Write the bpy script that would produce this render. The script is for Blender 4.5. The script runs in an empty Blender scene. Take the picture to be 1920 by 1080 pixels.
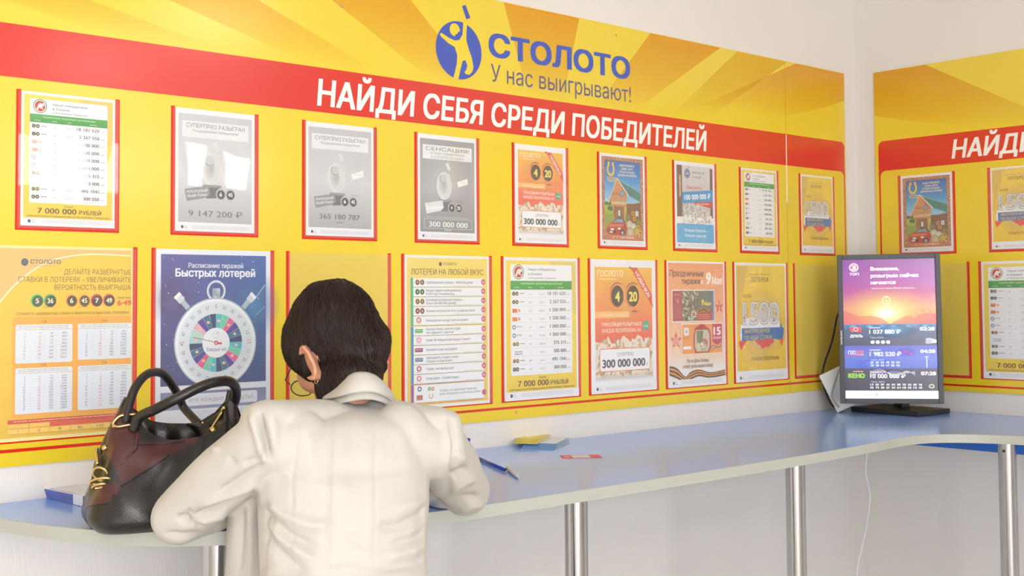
import bpy, bmesh, math, random
import numpy as np
from mathutils import Vector, Matrix, noise
from mathutils.bvhtree import BVHTree
from mathutils.geometry import tessellate_polygon
random.seed(7)
S = bpy.context.scene
COL = S.collection
H = 1.52                                   # camera height above the floor
# ------------------------------------------------------------------ camera
F, CY, PITCH, YAW, ROLL, CX0, CY0 = 2275.98, 461.6, 0.04392, 0.72795, 0.00725, -4.19229, -2.65372
_f = Vector((math.sin(YAW), math.cos(YAW), 0)); _r = Vector((math.cos(YAW), -math.sin(YAW), 0)); _u = Vector((0, 0, 1))
FW = _f*math.cos(PITCH) + _u*math.sin(PITCH); UP = _u*math.cos(PITCH) - _f*math.sin(PITCH)
RT = _r*math.cos(ROLL) - UP*math.sin(ROLL); UPV = _r*math.sin(ROLL) + UP*math.cos(ROLL)
CAM = Vector((CX0, CY0, H))
cd = bpy.data.cameras.new('camera'); cam = bpy.data.objects.new('camera', cd); COL.objects.link(cam)
cd.sensor_width = 36; cd.lens = F/1920*36; cd.shift_y = -(540-CY)/1920; cd.clip_start = .02
M = Matrix((RT, UPV, -FW)).transposed().to_4x4(); M.translation = CAM; cam.matrix_world = M
S.camera = cam
# ------------------------------------------------------------------ world, lights, exposure
w = bpy.data.worlds.new('sky'); S.world = w; w.use_nodes = True
w.node_tree.nodes['Background'].inputs[0].default_value = (.97, .965, .97, 1)
w.node_tree.nodes['Background'].inputs[1].default_value = 36.0
S.view_settings.view_transform = 'Standard'; S.view_settings.look = 'None'
S.view_settings.exposure = -1.36; S.view_settings.gamma = 1; S.view_settings.use_curve_mapping = False
S.cycles.transparent_max_bounces = 24
FILL_POWER = 28.0
def area(name, loc, sx, sy, power, rot, col=(1, 1, 1)):
    l = bpy.data.lights.new(name, 'AREA'); l.shape = 'RECTANGLE'; l.size = sx; l.size_y = sy; l.energy = power; l.color = col
    o = bpy.data.objects.new(name, l); COL.objects.link(o); o.location = loc; o.rotation_euler = rot; return o
WINDOWS = [(-7.5, -6.3, .3, 2.75), (-6.2, -5.0, .3, 2.75), (-4.9, -3.7, .3, 2.75), (-1.02, -.66, 2.42, 2.80), (-.58, -.38, 2.42, 2.80), (-.27, .10, 2.42, 2.80), (.36, .62, 2.42, 2.80), (.68, 1.08, 2.42, 2.80)]
YF = -6.5; XL = -7.8; ZC = 3.2; XR = 3.0; YJ = -3.2
for (a, b, c, d) in WINDOWS:
    p = area('window_daylight_portal', ((a+b)/2, YF-.05, (c+d)/2), b-a, d-c, 1, (math.radians(90), 0, 0))
    p.data.cycles.is_portal = True
# ------------------------------------------------------------------ helpers
def ray(px, py):
    X = (px-960)/F; Y = -(py-CY)/F
    return FW + RT*X + UPV*Y
def D(px, py, d): return CAM + ray(px, py)*d
def onA(px, py, y=0): r = ray(px, py); return CAM + r*((y-CAM.y)/r.y)
def onB(px, py, x=0): r = ray(px, py); return CAM + r*((x-CAM.x)/r.x)
def onZ(px, py, z): r = ray(px, py); return CAM + r*((z-CAM.z)/r.z)
def project(p):
    d = Vector(p)-CAM; z = d.dot(FW); return (960+F*d.dot(RT)/z, CY-F*d.dot(UPV)/z, z)
def lin(c):
    r = []
    for v in c[:3]:
        v /= 255; r.append(v/12.92 if v < .04045 else ((v+.055)/1.055)**2.4)
    return tuple(r) + ((c[3] if len(c) > 3 else 1.0),)
MATS = {}
def mat(name, col, rough=.5, metal=0, spec=.5, bump=None, coat=0, emit=None, sheen=0, vary=None):
    if name in MATS: return MATS[name]
    m = bpy.data.materials.new(name); m.use_nodes = True; nt = m.node_tree; b = nt.nodes['Principled BSDF']
    b.inputs['Base Color'].default_value = lin(col); b.inputs['Roughness'].default_value = rough
    b.inputs['Metallic'].default_value = metal; b.inputs['Specular IOR Level'].default_value = spec
    b.inputs['Coat Weight'].default_value = coat; b.inputs['Coat Roughness'].default_value = .17; b.inputs['Sheen Weight'].default_value = sheen
    tc = nt.nodes.new('ShaderNodeTexCoord')
    if bump:
        kind, scale, strength = bump[:3]; sc = bump[3] if len(bump) > 3 else (1, 1, 1)
        mp = nt.nodes.new('ShaderNodeMapping'); mp.inputs['Scale'].default_value = sc; nt.links.new(tc.outputs['Object'], mp.inputs[0])
        t = nt.nodes.new('ShaderNodeTexVoronoi' if kind == 'voronoi' else 'ShaderNodeTexNoise'); t.inputs['Scale'].default_value = scale
        nt.links.new(mp.outputs[0], t.inputs['Vector'])
        bp = nt.nodes.new('ShaderNodeBump'); bp.inputs['Strength'].default_value = strength; bp.inputs['Distance'].default_value = .002
        nt.links.new(t.outputs[0], bp.inputs['Height']); nt.links.new(bp.outputs[0], b.inputs['Normal'])
    if vary:
        scale, amt, sc = vary
        mp = nt.nodes.new('ShaderNodeMapping'); mp.inputs['Scale'].default_value = sc; nt.links.new(tc.outputs['Object'], mp.inputs[0])
        t = nt.nodes.new('ShaderNodeTexNoise'); t.inputs['Scale'].default_value = scale; t.inputs['Detail'].default_value = 5
        nt.links.new(mp.outputs[0], t.inputs['Vector'])
        mx = nt.nodes.new('ShaderNodeMix'); mx.data_type = 'RGBA'
        c = lin(col); mx.inputs[6].default_value = tuple(x*(1-amt) for x in c[:3])+(1,); mx.inputs[7].default_value = tuple(min(1, x*(1+amt)) for x in c[:3])+(1,)
        nt.links.new(t.outputs[0], mx.inputs[0]); nt.links.new(mx.outputs[2], b.inputs['Base Color'])
    if emit:
        b.inputs['Emission Color'].default_value = lin(col); b.inputs['Emission Strength'].default_value = emit
    MATS[name] = m; return m
def attr_mat(name, rough=.5, emit=None, alpha=False, coat=0, spec=.5):
    if name in MATS: return MATS[name]
    m = bpy.data.materials.new(name); m.use_nodes = True; nt = m.node_tree; b = nt.nodes['Principled BSDF']
    a = nt.nodes.new('ShaderNodeAttribute'); a.attribute_name = 'ink'
    b.inputs['Roughness'].default_value = rough; b.inputs['Specular IOR Level'].default_value = spec
    b.inputs['Coat Weight'].default_value = coat; b.inputs['Coat Roughness'].default_value = .17
    if emit:
        nt.links.new(a.outputs[0], b.inputs['Emission Color']); b.inputs['Emission Strength'].default_value = emit
        b.inputs['Base Color'].default_value = (.01, .01, .01, 1)
    else: nt.links.new(a.outputs[0], b.inputs['Base Color'])
    if alpha: nt.links.new(a.outputs['Alpha'], b.inputs['Alpha'])
    MATS[name] = m; return m
def link(name, bm, m=None, parent=None, smooth=False, kind=None):
    me = bpy.data.meshes.new(name)
    if isinstance(bm, bmesh.types.BMesh): bm.to_mesh(me); bm.free()
    else: me.from_pydata(*bm)
    ms = m if isinstance(m, (list, tuple)) else [m]
    for x in ms:
        if x: me.materials.append(x)
    if smooth:
        for p in me.polygons: p.use_smooth = True
    o = bpy.data.objects.new(name, me); COL.objects.link(o)
    if parent: o.parent = parent
    if kind: o['kind'] = kind
    return o
def thing(name, label, cat, loc=(0, 0, 0), rotz=0, group=None):
    o = bpy.data.objects.new(name, None); o.empty_display_size = .05; COL.objects.link(o)
    o.location = loc; o.rotation_euler = (0, 0, rotz); return tag(o, label, cat, group)
def tag(o, label, cat, group=None):
    o['label'] = label; o['category'] = cat
    if group: o['group'] = group
    return o
def box(bm, lo, hi, bevel=0, mx=None):
    lo = Vector(lo); hi = Vector(hi)
    r = bmesh.ops.create_cube(bm, size=1)['verts']
    for v in r: v.co = Vector(((lo.x+hi.x)/2+v.co.x*(hi.x-lo.x), (lo.y+hi.y)/2+v.co.y*(hi.y-lo.y), (lo.z+hi.z)/2+v.co.z*(hi.z-lo.z)))
    if bevel:
        es = list({e for v in r for e in v.link_edges})
        g = bmesh.ops.bevel(bm, geom=es, offset=bevel, segments=2, affect='EDGES', profile=.6)
        r = list({v for f in g['faces'] for v in f.verts} | {v for v in r if v.is_valid})
    if mx is not None: bmesh.ops.transform(bm, matrix=mx, verts=[v for v in r if v.is_valid])
    return bm
def nbox(lo, hi, bevel=0, mx=None): return box(bmesh.new(), lo, hi, bevel, mx)
def tube(bm, pts, rad, n=10, cap=True, closed=False, flat=1.0):
    pts = [Vector(p) for p in pts]; N = len(pts)
    R = rad if isinstance(rad, (list, tuple)) else [rad]*N
    rings = []; up = None
    for i, p in enumerate(pts):
        a = pts[(i-1) % N] if (closed or i > 0) else p; b = pts[(i+1) % N] if (closed or i < N-1) else p
        t = (b-a).normalized()
        if up is None: up = Vector((0, 0, 1)) if abs(t.z) < .9 else Vector((1, 0, 0))
        s = t.cross(up)
        if s.length < 1e-4: s = t.orthogonal()
        s.normalize(); up = s.cross(t).normalized()
        rings.append([bm.verts.new(p + s*math.cos(2*math.pi*k/n)*R[i] + up*math.sin(2*math.pi*k/n)*R[i]*flat) for k in range(n)])
    for i in range(N if closed else N-1):
        A, B = rings[i], rings[(i+1) % N]
        for k in range(n): bm.faces.new((A[k], A[(k+1) % n], B[(k+1) % n], B[k]))
    if cap and not closed: bm.faces.new(rings[0][::-1]); bm.faces.new(rings[-1])
    return bm
def smoothpts(pts, k=6):
    P = [Vector(p) for p in pts]; out = []
    for i in range(len(P)-1):
        p0 = P[max(i-1, 0)]; p1 = P[i]; p2 = P[i+1]; p3 = P[min(i+2, len(P)-1)]
        for j in range(k):
            t = j/k
            out.append(.5*((2*p1)+(p2-p0)*t+(2*p0-5*p1+4*p2-p3)*t*t+(3*p1-p0-3*p2+p3)*t**3))
    out.append(P[-1]); return out
def prism(bm, pts, z0, z1):
    lo = [bm.verts.new((x, y, z0)) for x, y in pts]; hi = [bm.verts.new((x, y, z1)) for x, y in pts]; n = len(pts)
    for i in range(n): bm.faces.new((lo[i], lo[(i+1) % n], hi[(i+1) % n], hi[i]))
    tr = tessellate_polygon([[Vector((x, y, 0)) for x, y in pts]])
    for t in tr:
        bm.faces.new([hi[k] for k in t]); bm.faces.new([lo[k] for k in reversed(t)])
    bmesh.ops.recalc_face_normals(bm, faces=bm.faces)
    return bm
# ------------------------------------------------------------------ flat print: coloured shapes and letters lying on a real sheet
INK = attr_mat('printed_ink', .45); INKS = attr_mat('printed_ink_soft', .45, alpha=True)
GLOW = attr_mat('screen_image', .2, emit=2.6); GLOWS = attr_mat('screen_image_soft', .2, emit=2.6, alpha=True)
BINK = attr_mat('board_ink', .3, coat=1, spec=.5); BINKS = attr_mat('board_ink_soft', .3, alpha=True)
TCACHE = {}
from mathutils.geometry import delaunay_2d_cdt
def glyphs(s, bold):
    """outline of a text string, triangulated here (even-odd); bold = several shifted copies"""
    k = (s, bold)
    if k in TCACHE: return TCACHE[k]
    if bold:
        v, f = glyphs(s, 0); n = len(v); V = []; Fq = []; b = abs(bold)*.8
        for i, (dx, dy) in enumerate(((-b, 0), (b, 0)) if b < .017 else ((-b, -b*.6), (b, b*.6), (b, -b*.6), (-b, b*.6), (0, 0))):
            V += [(x+dx, y+dy, i*.16) for x, y, _ in v]; Fq += [tuple(q+i*n for q in t) for t in f]
        TCACHE[k] = (V, Fq); return TCACHE[k]
    c = bpy.data.curves.new('t', 'FONT'); c.body = s; c.resolution_u = 3; c.fill_mode = 'NONE'
    o = bpy.data.objects.new('t', c); COL.objects.link(o)
    me = o.to_mesh(); P = [(p.co.x, p.co.y) for p in me.vertices]; E = [tuple(e.vertices) for e in me.edges]
    o.to_mesh_clear(); bpy.data.objects.remove(o); bpy.data.curves.remove(c)
    if not P: TCACHE[k] = ([], []); return TCACHE[k]
    r = delaunay_2d_cdt([Vector(p) for p in P], E, [], 0, 1e-6, False)
    V = [(p.x, p.y, 0) for p in r[0]]; T = r[2]
    A = np.array([P[e[0]] for e in E]); B = np.array([P[e[1]] for e in E]); out = []
    for t in T:
        x = sum(V[i][0] for i in t)/3; y = sum(V[i][1] for i in t)/3
        m = (A[:, 1] > y) != (B[:, 1] > y)
        if not m.any(): continue
        xi = A[m, 0]+(y-A[m, 1])*(B[m, 0]-A[m, 0])/(B[m, 1]-A[m, 1])
        # non-zero winding
        wd = np.where(B[m, 1] > A[m, 1], 1, -1)[xi > x].sum()
        if wd != 0 or ((xi > x).sum() % 2 and False): out.append(tuple(t))
    TCACHE[k] = (V, out); return TCACHE[k]
CAPH = max(p[1] for p in glyphs('Н', 0)[0])
class Print:
    def __init__(s, eps=.00003): s.v = []; s.f = []; s.c = []; s.m = []; s.L = 1; s.eps = eps
    def add(s, pts, faces, cols):
        n = len(s.v); soft = any(len(c) > 3 and c[3] < 1 for c in cols)
        s.v += [(p[0], -(s.L+(p[2] if len(p) > 2 else 0))*s.eps, -p[1]) for p in pts]; s.c += [lin(c) for c in cols]
        s.f += [tuple(i+n for i in f) for f in faces]; s.m += [1 if soft else 0]*len(faces); s.L += 1
    def rect(s, x, y, w, h, c, c2=None, c3=None, c4=None):
        c2 = c2 or c      # c top, c2 bottom ; c3/c4 = right top/bottom
        s.add([(x, y), (x+w, y), (x+w, y+h), (x, y+h)], [(0, 3, 2, 1)], [c, c3 or c, c4 or c2, c2])
    def vgrad(s, x, y, w, h, stops):
        for (t0, c0), (t1, c1) in zip(stops, stops[1:]): s.rect(x, y+h*t0, w, h*(t1-t0), c0, c1); s.L -= 1
        s.L += 1
    def poly(s, pts, c, cols=None):
        t = tessellate_polygon([[Vector((x, y, 0)) for x, y in pts]]); s.add(pts, [tuple(q) for q in t], cols or [c]*len(pts))
    def rrect(s, x, y, w, h, r, c, n=5):
        P = []
        for (cx, cy, a) in ((x+w-r, y+r, -90), (x+w-r, y+h-r, 0), (x+r, y+h-r, 90), (x+r, y+r, 180)):
            for i in range(n+1):
                q = math.radians(a+90*i/n); P.append((cx+r*math.cos(q), cy+r*math.sin(q)))
        s.poly(P, c)
    def disc(s, cx, cy, rx, ry, c, edge=None, n=32, a0=0, a1=360, inner=0):
        P = []; C = []; Fc = []
        if inner:
            for i in range(n+1):
                q = math.radians(a0+(a1-a0)*i/n)
                P += [(cx+rx*inner*math.cos(q), cy+ry*inner*math.sin(q)), (cx+rx*math.cos(q), cy+ry*math.sin(q))]; C += [c, edge or c]
            Fc = [(2*i, 2*i+1, 2*i+3, 2*i+2) for i in range(n)]
        else:
            P = [(cx, cy)]; C = [c]
            for i in range(n+1):
                q = math.radians(a0+(a1-a0)*i/n); P.append((cx+rx*math.cos(q), cy+ry*math.sin(q))); C.append(edge or c)
            Fc = [(0, i+1, i+2) for i in range(n)]
        s.add(P, Fc, C)
    def line(s, x0, y0, x1, y1, w, c):
        d = math.hypot(x1-x0, y1-y0) or 1; nx, ny = -(y1-y0)/d*w/2, (x1-x0)/d*w/2
        s.add([(x0+nx, y0+ny), (x1+nx, y1+ny), (x1-nx, y1-ny), (x0-nx, y0-ny)], [(0, 1, 2, 3)], [c]*4)
    def curve(s, pts, w, c):
        P = smoothpts([(x, y, 0) for x, y in pts], 6); V = []
        for i, p in enumerate(P):
            t = (P[min(i+1, len(P)-1)]-P[max(i-1, 0)]).normalized(); V += [(p.x-t.y*w/2, p.y+t.x*w/2), (p.x+t.y*w/2, p.y-t.x*w/2)]
        s.add(V, [(2*i, 2*i+1, 2*i+3, 2*i+2) for i in range(len(P)-1)], [c]*len(V))
    def star(s, cx, cy, r, c, k=5, q=.42, rot=0):
        s.poly([(cx+r*(1 if i % 2 == 0 else q)*math.sin(math.pi*i/k+rot), cy-r*(1 if i % 2 == 0 else q)*math.cos(math.pi*i/k+rot)) for i in range(2*k)], c)
    def text(s, t, x, y, h, c, w=None, al='l', bold=0, shear=0, rot=0, out=None):
        """y = baseline, h = cap height, w = fitted width"""
        if out: s.text(t, x, y, h, out[0], w, al, bold+out[1], shear, rot)
        v, f = glyphs(t, bold)
        if not v: return
        x0 = min(p[0] for p in v); x1 = max(p[0] for p in v)
        sy = h/CAPH; sx = (w/(x1-x0)) if w else sy*.82
        W = (x1-x0)*sx; off = {'l': 0, 'c': -W/2, 'r': -W}[al]
        cr, sr = math.cos(rot), math.sin(rot); P = []
        for p in v:
            X = (p[0]-x0)*sx+off+p[1]*sy*shear; Y = -p[1]*sy
            P.append((x+X*cr-Y*sr, y+X*sr+Y*cr, p[2]))
        s.add(P, f, [c]*len(P))
    def fine(s, x, y, w, n, c=(170, 172, 178), dy=1.1, h=.35):
        R = random.Random(int(x*7+y*3))
        for i in range(n):
            u = x
            while u < x+w:
                q = R.uniform(1.5, 5); s.rect(u, y+i*dy, min(q, x+w-u), h, c); s.L -= 1; u += q+.6
        s.L += 1
    def build(s, name, parent, scale=1, mats=None, y0=0, loc=(0, 0, 0)):
        me = bpy.data.meshes.new(name)
        me.from_pydata([(x*scale, y-y0, z*scale) for x, y, z in s.v], [], s.f)
        a = me.color_attributes.new('ink', 'FLOAT_COLOR', 'POINT'); a.data.foreach_set('color', np.array(s.c, dtype=np.float32).ravel())
        for m in (mats or (INK, INKS)): me.materials.append(m)
        me.polygons.foreach_set('material_index', s.m)
        # faces look towards -Y
        bm = bmesh.new(); bm.from_mesh(me)
        bmesh.ops.reverse_faces(bm, faces=[q for q in bm.faces if q.normal.y > 0]); bm.to_mesh(me); bm.free()
        o = bpy.data.objects.new(name, me); COL.objects.link(o); o.parent = parent; o.location = loc; return o
# ------------------------------------------------------------------ room
WALL = mat('pale_vinyl_wallpaper', (230, 225, 219), .55, bump=('noise', 60, .35, (9, 9, .35)), vary=(3, .035, (1, 1, .6)))
WHITE = mat('white_ceiling_paint', (238, 238, 236), .7)
def struct(name, bm, m, parent=None): return link(name, bm, m, parent, kind='structure' if not parent else None)
T = .12
struct('floor', nbox((XL-T, YF-T, -.1), (XR+T, .126, 0)), mat('grey_floor_tiles', (206, 200, 192), .35, vary=(4, .12, (1, 1, 1))))
struct('ceiling', nbox((XL-T, YF-T, ZC), (XR+T, .126, ZC+.1)), WHITE)
struct('wall_back', nbox((XL-T, .006, 0), (.126, .126, ZC)), WALL)
struct('wall_right', nbox((.006, YJ, 0), (.126, .006, ZC)), WALL)
struct('wall_side', nbox((.126, YJ, 0), (XR, YJ+.12, ZC)), WALL); struct('wall_far_right', nbox((XR, YF-T, 0), (XR+T, YJ+.12, ZC)), WALL)
struct('wall_left', nbox((XL-T, YF-T, 0), (XL, .006, ZC)), WALL)
bm = bmesh.new(); xs = sorted({XL, XR} | {v for q in WINDOWS for v in q[:2]}); 
for a, b in zip(xs, xs[1:]):
    q = [k for k in WINDOWS if k[0] <= a+1e-6 and k[1] >= b-1e-6]
    if q: box(bm, (a, YF-T, 0), (b, YF, q[0][2])); box(bm, (a, YF-T, q[0][3]), (b, YF, ZC))
    else: box(bm, (a, YF-T, 0), (b, YF, ZC))
struct('wall_front', bm, WALL)
GLASS = bpy.data.materials.new('window_glass'); GLASS.use_nodes = True
_n = GLASS.node_tree; _n.nodes.clear(); _o = _n.nodes.new('ShaderNodeOutputMaterial'); _mx = _n.nodes.new('ShaderNodeMixShader'); _mx.inputs[0].default_value = .06
_t = _n.nodes.new('ShaderNodeBsdfTransparent'); _g = _n.nodes.new('ShaderNodeBsdfGlossy'); _g.inputs['Roughness'].default_value = .02
_n.links.new(_t.outputs[0], _mx.inputs[1]); _n.links.new(_g.outputs[0], _mx.inputs[2]); _n.links.new(_mx.outputs[0], _o.inputs[0])
for i, (a, b, c, d) in enumerate(WINDOWS):
    bm = bmesh.new(); f = .03
    box(bm, (a, YF-.09, c), (a+f, YF-.03, d)); box(bm, (b-f, YF-.09, c), (b, YF-.03, d)); box(bm, (a+f, YF-.09, c), (b-f, YF-.03, c+f)); box(bm, (a+f, YF-.09, d-f), (b-f, YF-.03, d))
    if b-a > 1.1: box(bm, ((a+b)/2-.025, YF-.09, c+f), ((a+b)/2+.025, YF-.03, d-f))
    o = struct('window_%d' % (i+1), bm, mat('white_window_frame', (240, 240, 240), .35))
    link('pane', nbox((a+f, YF-.062, c+f), (b-f, YF-.058, d-f)), GLASS, o)
struct('baseboard_back', nbox((XL, -.008, 0), (-.008, .006, .07), .002), mat('grey_skirting', (205, 200, 195), .5))
struct('baseboard_right', nbox((-.008, YJ, 0), (.006, .006, .07), .002), MATS['grey_skirting'])
for i, (x, y) in enumerate(((-5.6, -3.4), (-3.2, -3.4), (-.9, -3.6), (-5.6, -5.3), (-3.2, -5.3), (-.9, -5.3))):  # unseen ceiling panels, added as soft fill for an even brightness
    t = thing('ceiling_fill_panel', 'added square white fill light panel, out of view, in the ' + ('front left', 'front middle', 'front right', 'rear left', 'rear middle', 'rear right')[i] + ' of the ceiling grid', 'ceiling light', (x, y, ZC))
    bm = bmesh.new()
    for q in (((-.32, -.32, -.05), (.32, -.29, 0)), ((-.32, .29, -.05), (.32, .32, 0)), ((-.32, -.29, -.05), (-.29, .29, 0)), ((.29, -.29, -.05), (.32, .29, 0))): box(bm, *q)
    link('frame', bm, MATS['white_window_frame'], t)
    link('diffuser', nbox((-.29, -.29, -.03), (.29, .29, -.02)), mat('fill_panel_diffuser', (255, 250, 240), .5, emit=6.0), t)
    area('ceiling_fill_light', (x, y, ZC-.06), .56, .56, FILL_POWER, (0, 0, 0), (1, .97, .93))
# ------------------------------------------------------------------ display boards
ZT, ZB = H+.875, H-.348
YEL = mat('yellow_printed_plastic', (230, 202, 44), .3, spec=.5, coat=1, vary=(1.5, .04, (1, 1, 1)))
RED = mat('red_printed_plastic', (210, 38, 14), .3)
ORG = (240, 150, 24)
BR, RD = (190, 40, 14), (210, 38, 14)
def clear_sheet():
    m = bpy.data.materials.new('clear_pocket_plastic'); m.use_nodes = True; n = m.node_tree; n.nodes.clear()
    o = n.nodes.new('ShaderNodeOutputMaterial'); mx = n.nodes.new('ShaderNodeMixShader'); t = n.nodes.new('ShaderNodeBsdfTransparent'); g = n.nodes.new('ShaderNodeBsdfGlossy')
    g.inputs['Roughness'].default_value = .02; fr = n.nodes.new('ShaderNodeFresnel'); fr.inputs['IOR'].default_value = 1.5
    tc = n.nodes.new('ShaderNodeTexCoord'); no = n.nodes.new('ShaderNodeTexNoise'); no.inputs['Scale'].default_value = 5; no.inputs['Detail'].default_value = 1
    bp = n.nodes.new('ShaderNodeBump'); bp.inputs['Strength'].default_value = .35; bp.inputs['Distance'].default_value = .004
    n.links.new(tc.outputs['Object'], no.inputs['Vector']); n.links.new(no.outputs[0], bp.inputs['Height']); n.links.new(bp.outputs[0], g.inputs['Normal'])
    ge = n.nodes.new('ShaderNodeNewGeometry'); iv = n.nodes.new('ShaderNodeMath'); iv.operation = 'SUBTRACT'; iv.inputs[0].default_value = 1; ml = n.nodes.new('ShaderNodeMath'); ml.operation = 'MULTIPLY'
    n.links.new(ge.outputs['Backfacing'], iv.inputs[1]); n.links.new(iv.outputs[0], ml.inputs[0]); n.links.new(fr.outputs[0], ml.inputs[1]); n.links.new(ml.outputs[0], mx.inputs[0]); n.links.new(t.outputs[0], mx.inputs[1])
    df = n.nodes.new('ShaderNodeBsdfDiffuse'); df.inputs[0].default_value = (.9, .9, .9, 1); m2 = n.nodes.new('ShaderNodeMixShader'); m2.inputs[0].default_value = .04
    n.links.new(g.outputs[0], mx.inputs[2]); n.links.new(mx.outputs[0], m2.inputs[1]); n.links.new(df.outputs[0], m2.inputs[2]); n.links.new(m2.outputs[0], o.inputs[0]); return m
CLEAR = clear_sheet()
WU, HU, WL_, HL = .2325, .305, .324, .4252
ZU, ZL = H+.4625, H+.1263
def uframe(parent, x, zt, w, h, name='pocket_border', t=.0105):
    bm = bmesh.new(); y0, y1 = -.0006, -.0001
    box(bm, (x, y0, zt-h+t), (x+t, y1, zt)); box(bm, (x+w-t, y0, zt-h+t), (x+w, y1, zt)); box(bm, (x, y0, zt-h), (x+w, y1, zt-h+t))
    link(name, bm, RED, parent)
    o = link('clear_pocket', nbox((x+.004, -.0042, zt-h+.005), (x+w-.004, -.0034, zt-.004)), CLEAR, parent)
# --- left (long) board, on the back wall.  local = world x, z ; face at y=0
bA = thing('display_board', 'long yellow display board with blue logo and white headline on the back wall', 'display board', (0, 0, 0))
SEAM = -.469
XA = -4.75
link('board_panel', nbox((XA, 0, ZB), (SEAM-.0012, .005, ZT)), YEL, bA)
link('board_panel', nbox((SEAM+.0012, 0, ZB), (-.08, .005, ZT)), YEL, bA)
P = Print(.00003)
def wedge(P, c, a, b, z0, z1, col=ORG, al=.45, xmin=None, xmax=None):
    """sunburst ray from centre c through top points a,b (x at z1), clipped at z0..z1"""
    def at(x, z): t = (z-c[1])/(z1-c[1]); return (c[0]+(x-c[0])*t)
    n = 6
    V = []; C = []
    for i in range(n+1):
        z = z0+(z1-z0)*i/n; k = al*(i/n)**.8
        xa, xb = at(a, z), at(b, z)
        if xmin is not None: xa, xb = max(xa, xmin), max(xb, xmin)
        if xmax is not None: xa, xb = min(xa, xmax), min(xb, xmax)
        V += [(xa, -z), (xb, -z)]; C += [col+(k,), col+(k,)]
    P.add(V, [(2*i, 2*i+1, 2*i+3, 2*i+2) for i in range(n)], C)
def rays(P, c, tops, z0, z1, **k):
    for a, b in tops: wedge(P, c, a, b, z0, z1, **k)
CA = (-1.68, H+.38)
rays(P, CA, [(-1.853, -1.539), (-1.21, -.844)], H+.61, ZT-.001)
rays(P, CA, [(-2.62, -2.25), (-3.5, -3.0), (-4.6, -4.0)], H+.61, ZT-.001, xmin=XA+.002)
rays(P, CA, [(-.40, .4)], H+.66, ZT-.001, xmax=-.081)
rays(P, (-1.68, H+.2), [(-.75, -.45)], H+.62, ZT-.001, col=(240, 190, 10), al=.5)
# band with rounded top right corner, thin outline to the right and below
zt, zb, xr = H+.603, H+.487, -.088
r = .022
pts = [(XA, -zt)] + [(xr-r+r*math.sin(math.radians(a)), -(zt-r+r*math.cos(math.radians(a)))) for a in range(0, 91, 15)]
pts += [(xr, -(H-.318)), (XA, -(H-.318)), (XA, -(H-.311)), (xr-.0075, -(H-.311))]
pts += [(xr-.0075-r+r*math.sin(math.radians(a)), -(zb-r+r*math.cos(math.radians(a)))) for a in range(90, -1, -15)] + [(XA, -zb)]
P.poly(pts, RD)
WT = (245, 245, 240)
P.text('НАЙДИ СЕБЯ СРЕДИ ПОБЕДИТЕЛЕЙ', -2.497, -(H+.505), .0675, WT, w=1.565, bold=.036, shear=.08)
BLU = (48, 78, 178)
P.text('СТОЛОТО', -1.913, -(H+.709), .066, BLU, w=.603, bold=.05)
P.text('У нас выигрывают!', -1.905, -(H+.634), .052, (84, 76, 132), w=.597)
P.disc(-2.024, -(H+.709), .084, .083, BLU, n=48)
def Z7(pts):
    o = []
    for x, y in pts: q = onA(780+x/3.31, y/3.31); o.append((q.x, -q.z))
    return o
P.poly(Z7([(285, 38), (307, 30), (337, 112), (312, 120)]), BLU)
FY = (232, 205, 40)
P.poly(Z7([(150, 205), (160, 205), (205, 235), (240, 252), (268, 248), (288, 215), (292, 142), (316, 148), (312, 215), (312, 250), (328, 310), (346, 360), (356, 415), (350, 445), (330, 465), (308, 460), (300, 448), (312, 432), (318, 405), (305, 372), (288, 380), (282, 405), (262, 492), (232, 482), (252, 400), (256, 345), (240, 292), (200, 268), (160, 232), (148, 218)]), FY)
q = Z7([(240, 185)])[0]; P.disc(q[0], q[1], .0185, .0185, FY); P.disc(q[0], q[1], .0185, .0185, BLU, inner=.72, a0=10, a1=85)
for x, y in ((1155, 66), (1578, 150), (968, 773), (1480, 718), (640, 12)):
    q = onA(x, y); P.disc(q.x, -q.z, .004, .004, (150, 120, 60), n=10); P.disc(q.x, -q.z, .0025, .0025, (190, 180, 160), n=8)
P.build('printed_headline', bA, 1, (BINK, BINKS), y0=.0001)
link('joint_strip', nbox((SEAM-.0022, -.0012, H+.35), (SEAM+.0022, 0, H+.6)), mat('white_joint_strip', (240, 235, 225), .4), bA)
UPX = [-(3.2575-i*.35784) for i in range(-4, 9)]; LOX = [-(3.3046-i*.35818) for i in range(-4, 9)]
for x in UPX:
    if x > -4.7: uframe(bA, x, ZU, WU, HU)
for x in LOX:
    if x > -4.7 and x < -.5: uframe(bA, x, ZL, WL_, HL)
uframe(bA, LOX[-1], ZL, WL_, HL)
# --- right board, on the right wall: local x runs along world -y
bB = thing('display_board', 'yellow display board with white headline on the right wall behind the screen', 'display board', (0, 0, 0), -math.pi/2)
link('board_panel', nbox((.08, 0, ZB), (2.6, .005, ZT)), YEL, bB)
P = Print(.00003)
rays(P, (.90, H+.545), [(-.9, .30)], H+.62, ZT-.001, xmin=.081)
rays(P, (.90, H+.545), [(.75, 1.0), (1.5, 2.2)], H+.62, ZT-.001)
xl = .095
pts = [(2.6, -zt)] + [(xl+r-r*math.sin(math.radians(a)), -(zt-r+r*math.cos(math.radians(a)))) for a in range(0, 91, 15)]
pts += [(xl, -(H-.329)), (2.6, -(H-.329)), (2.6, -(H-.322)), (xl+.0075, -(H-.322))]
pts += [(xl+.0075+r-r*math.sin(math.radians(a)), -(zb-r+r*math.cos(math.radians(a)))) for a in range(90, -1, -15)] + [(2.6, -zb)]
P.poly(pts, RD)
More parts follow.
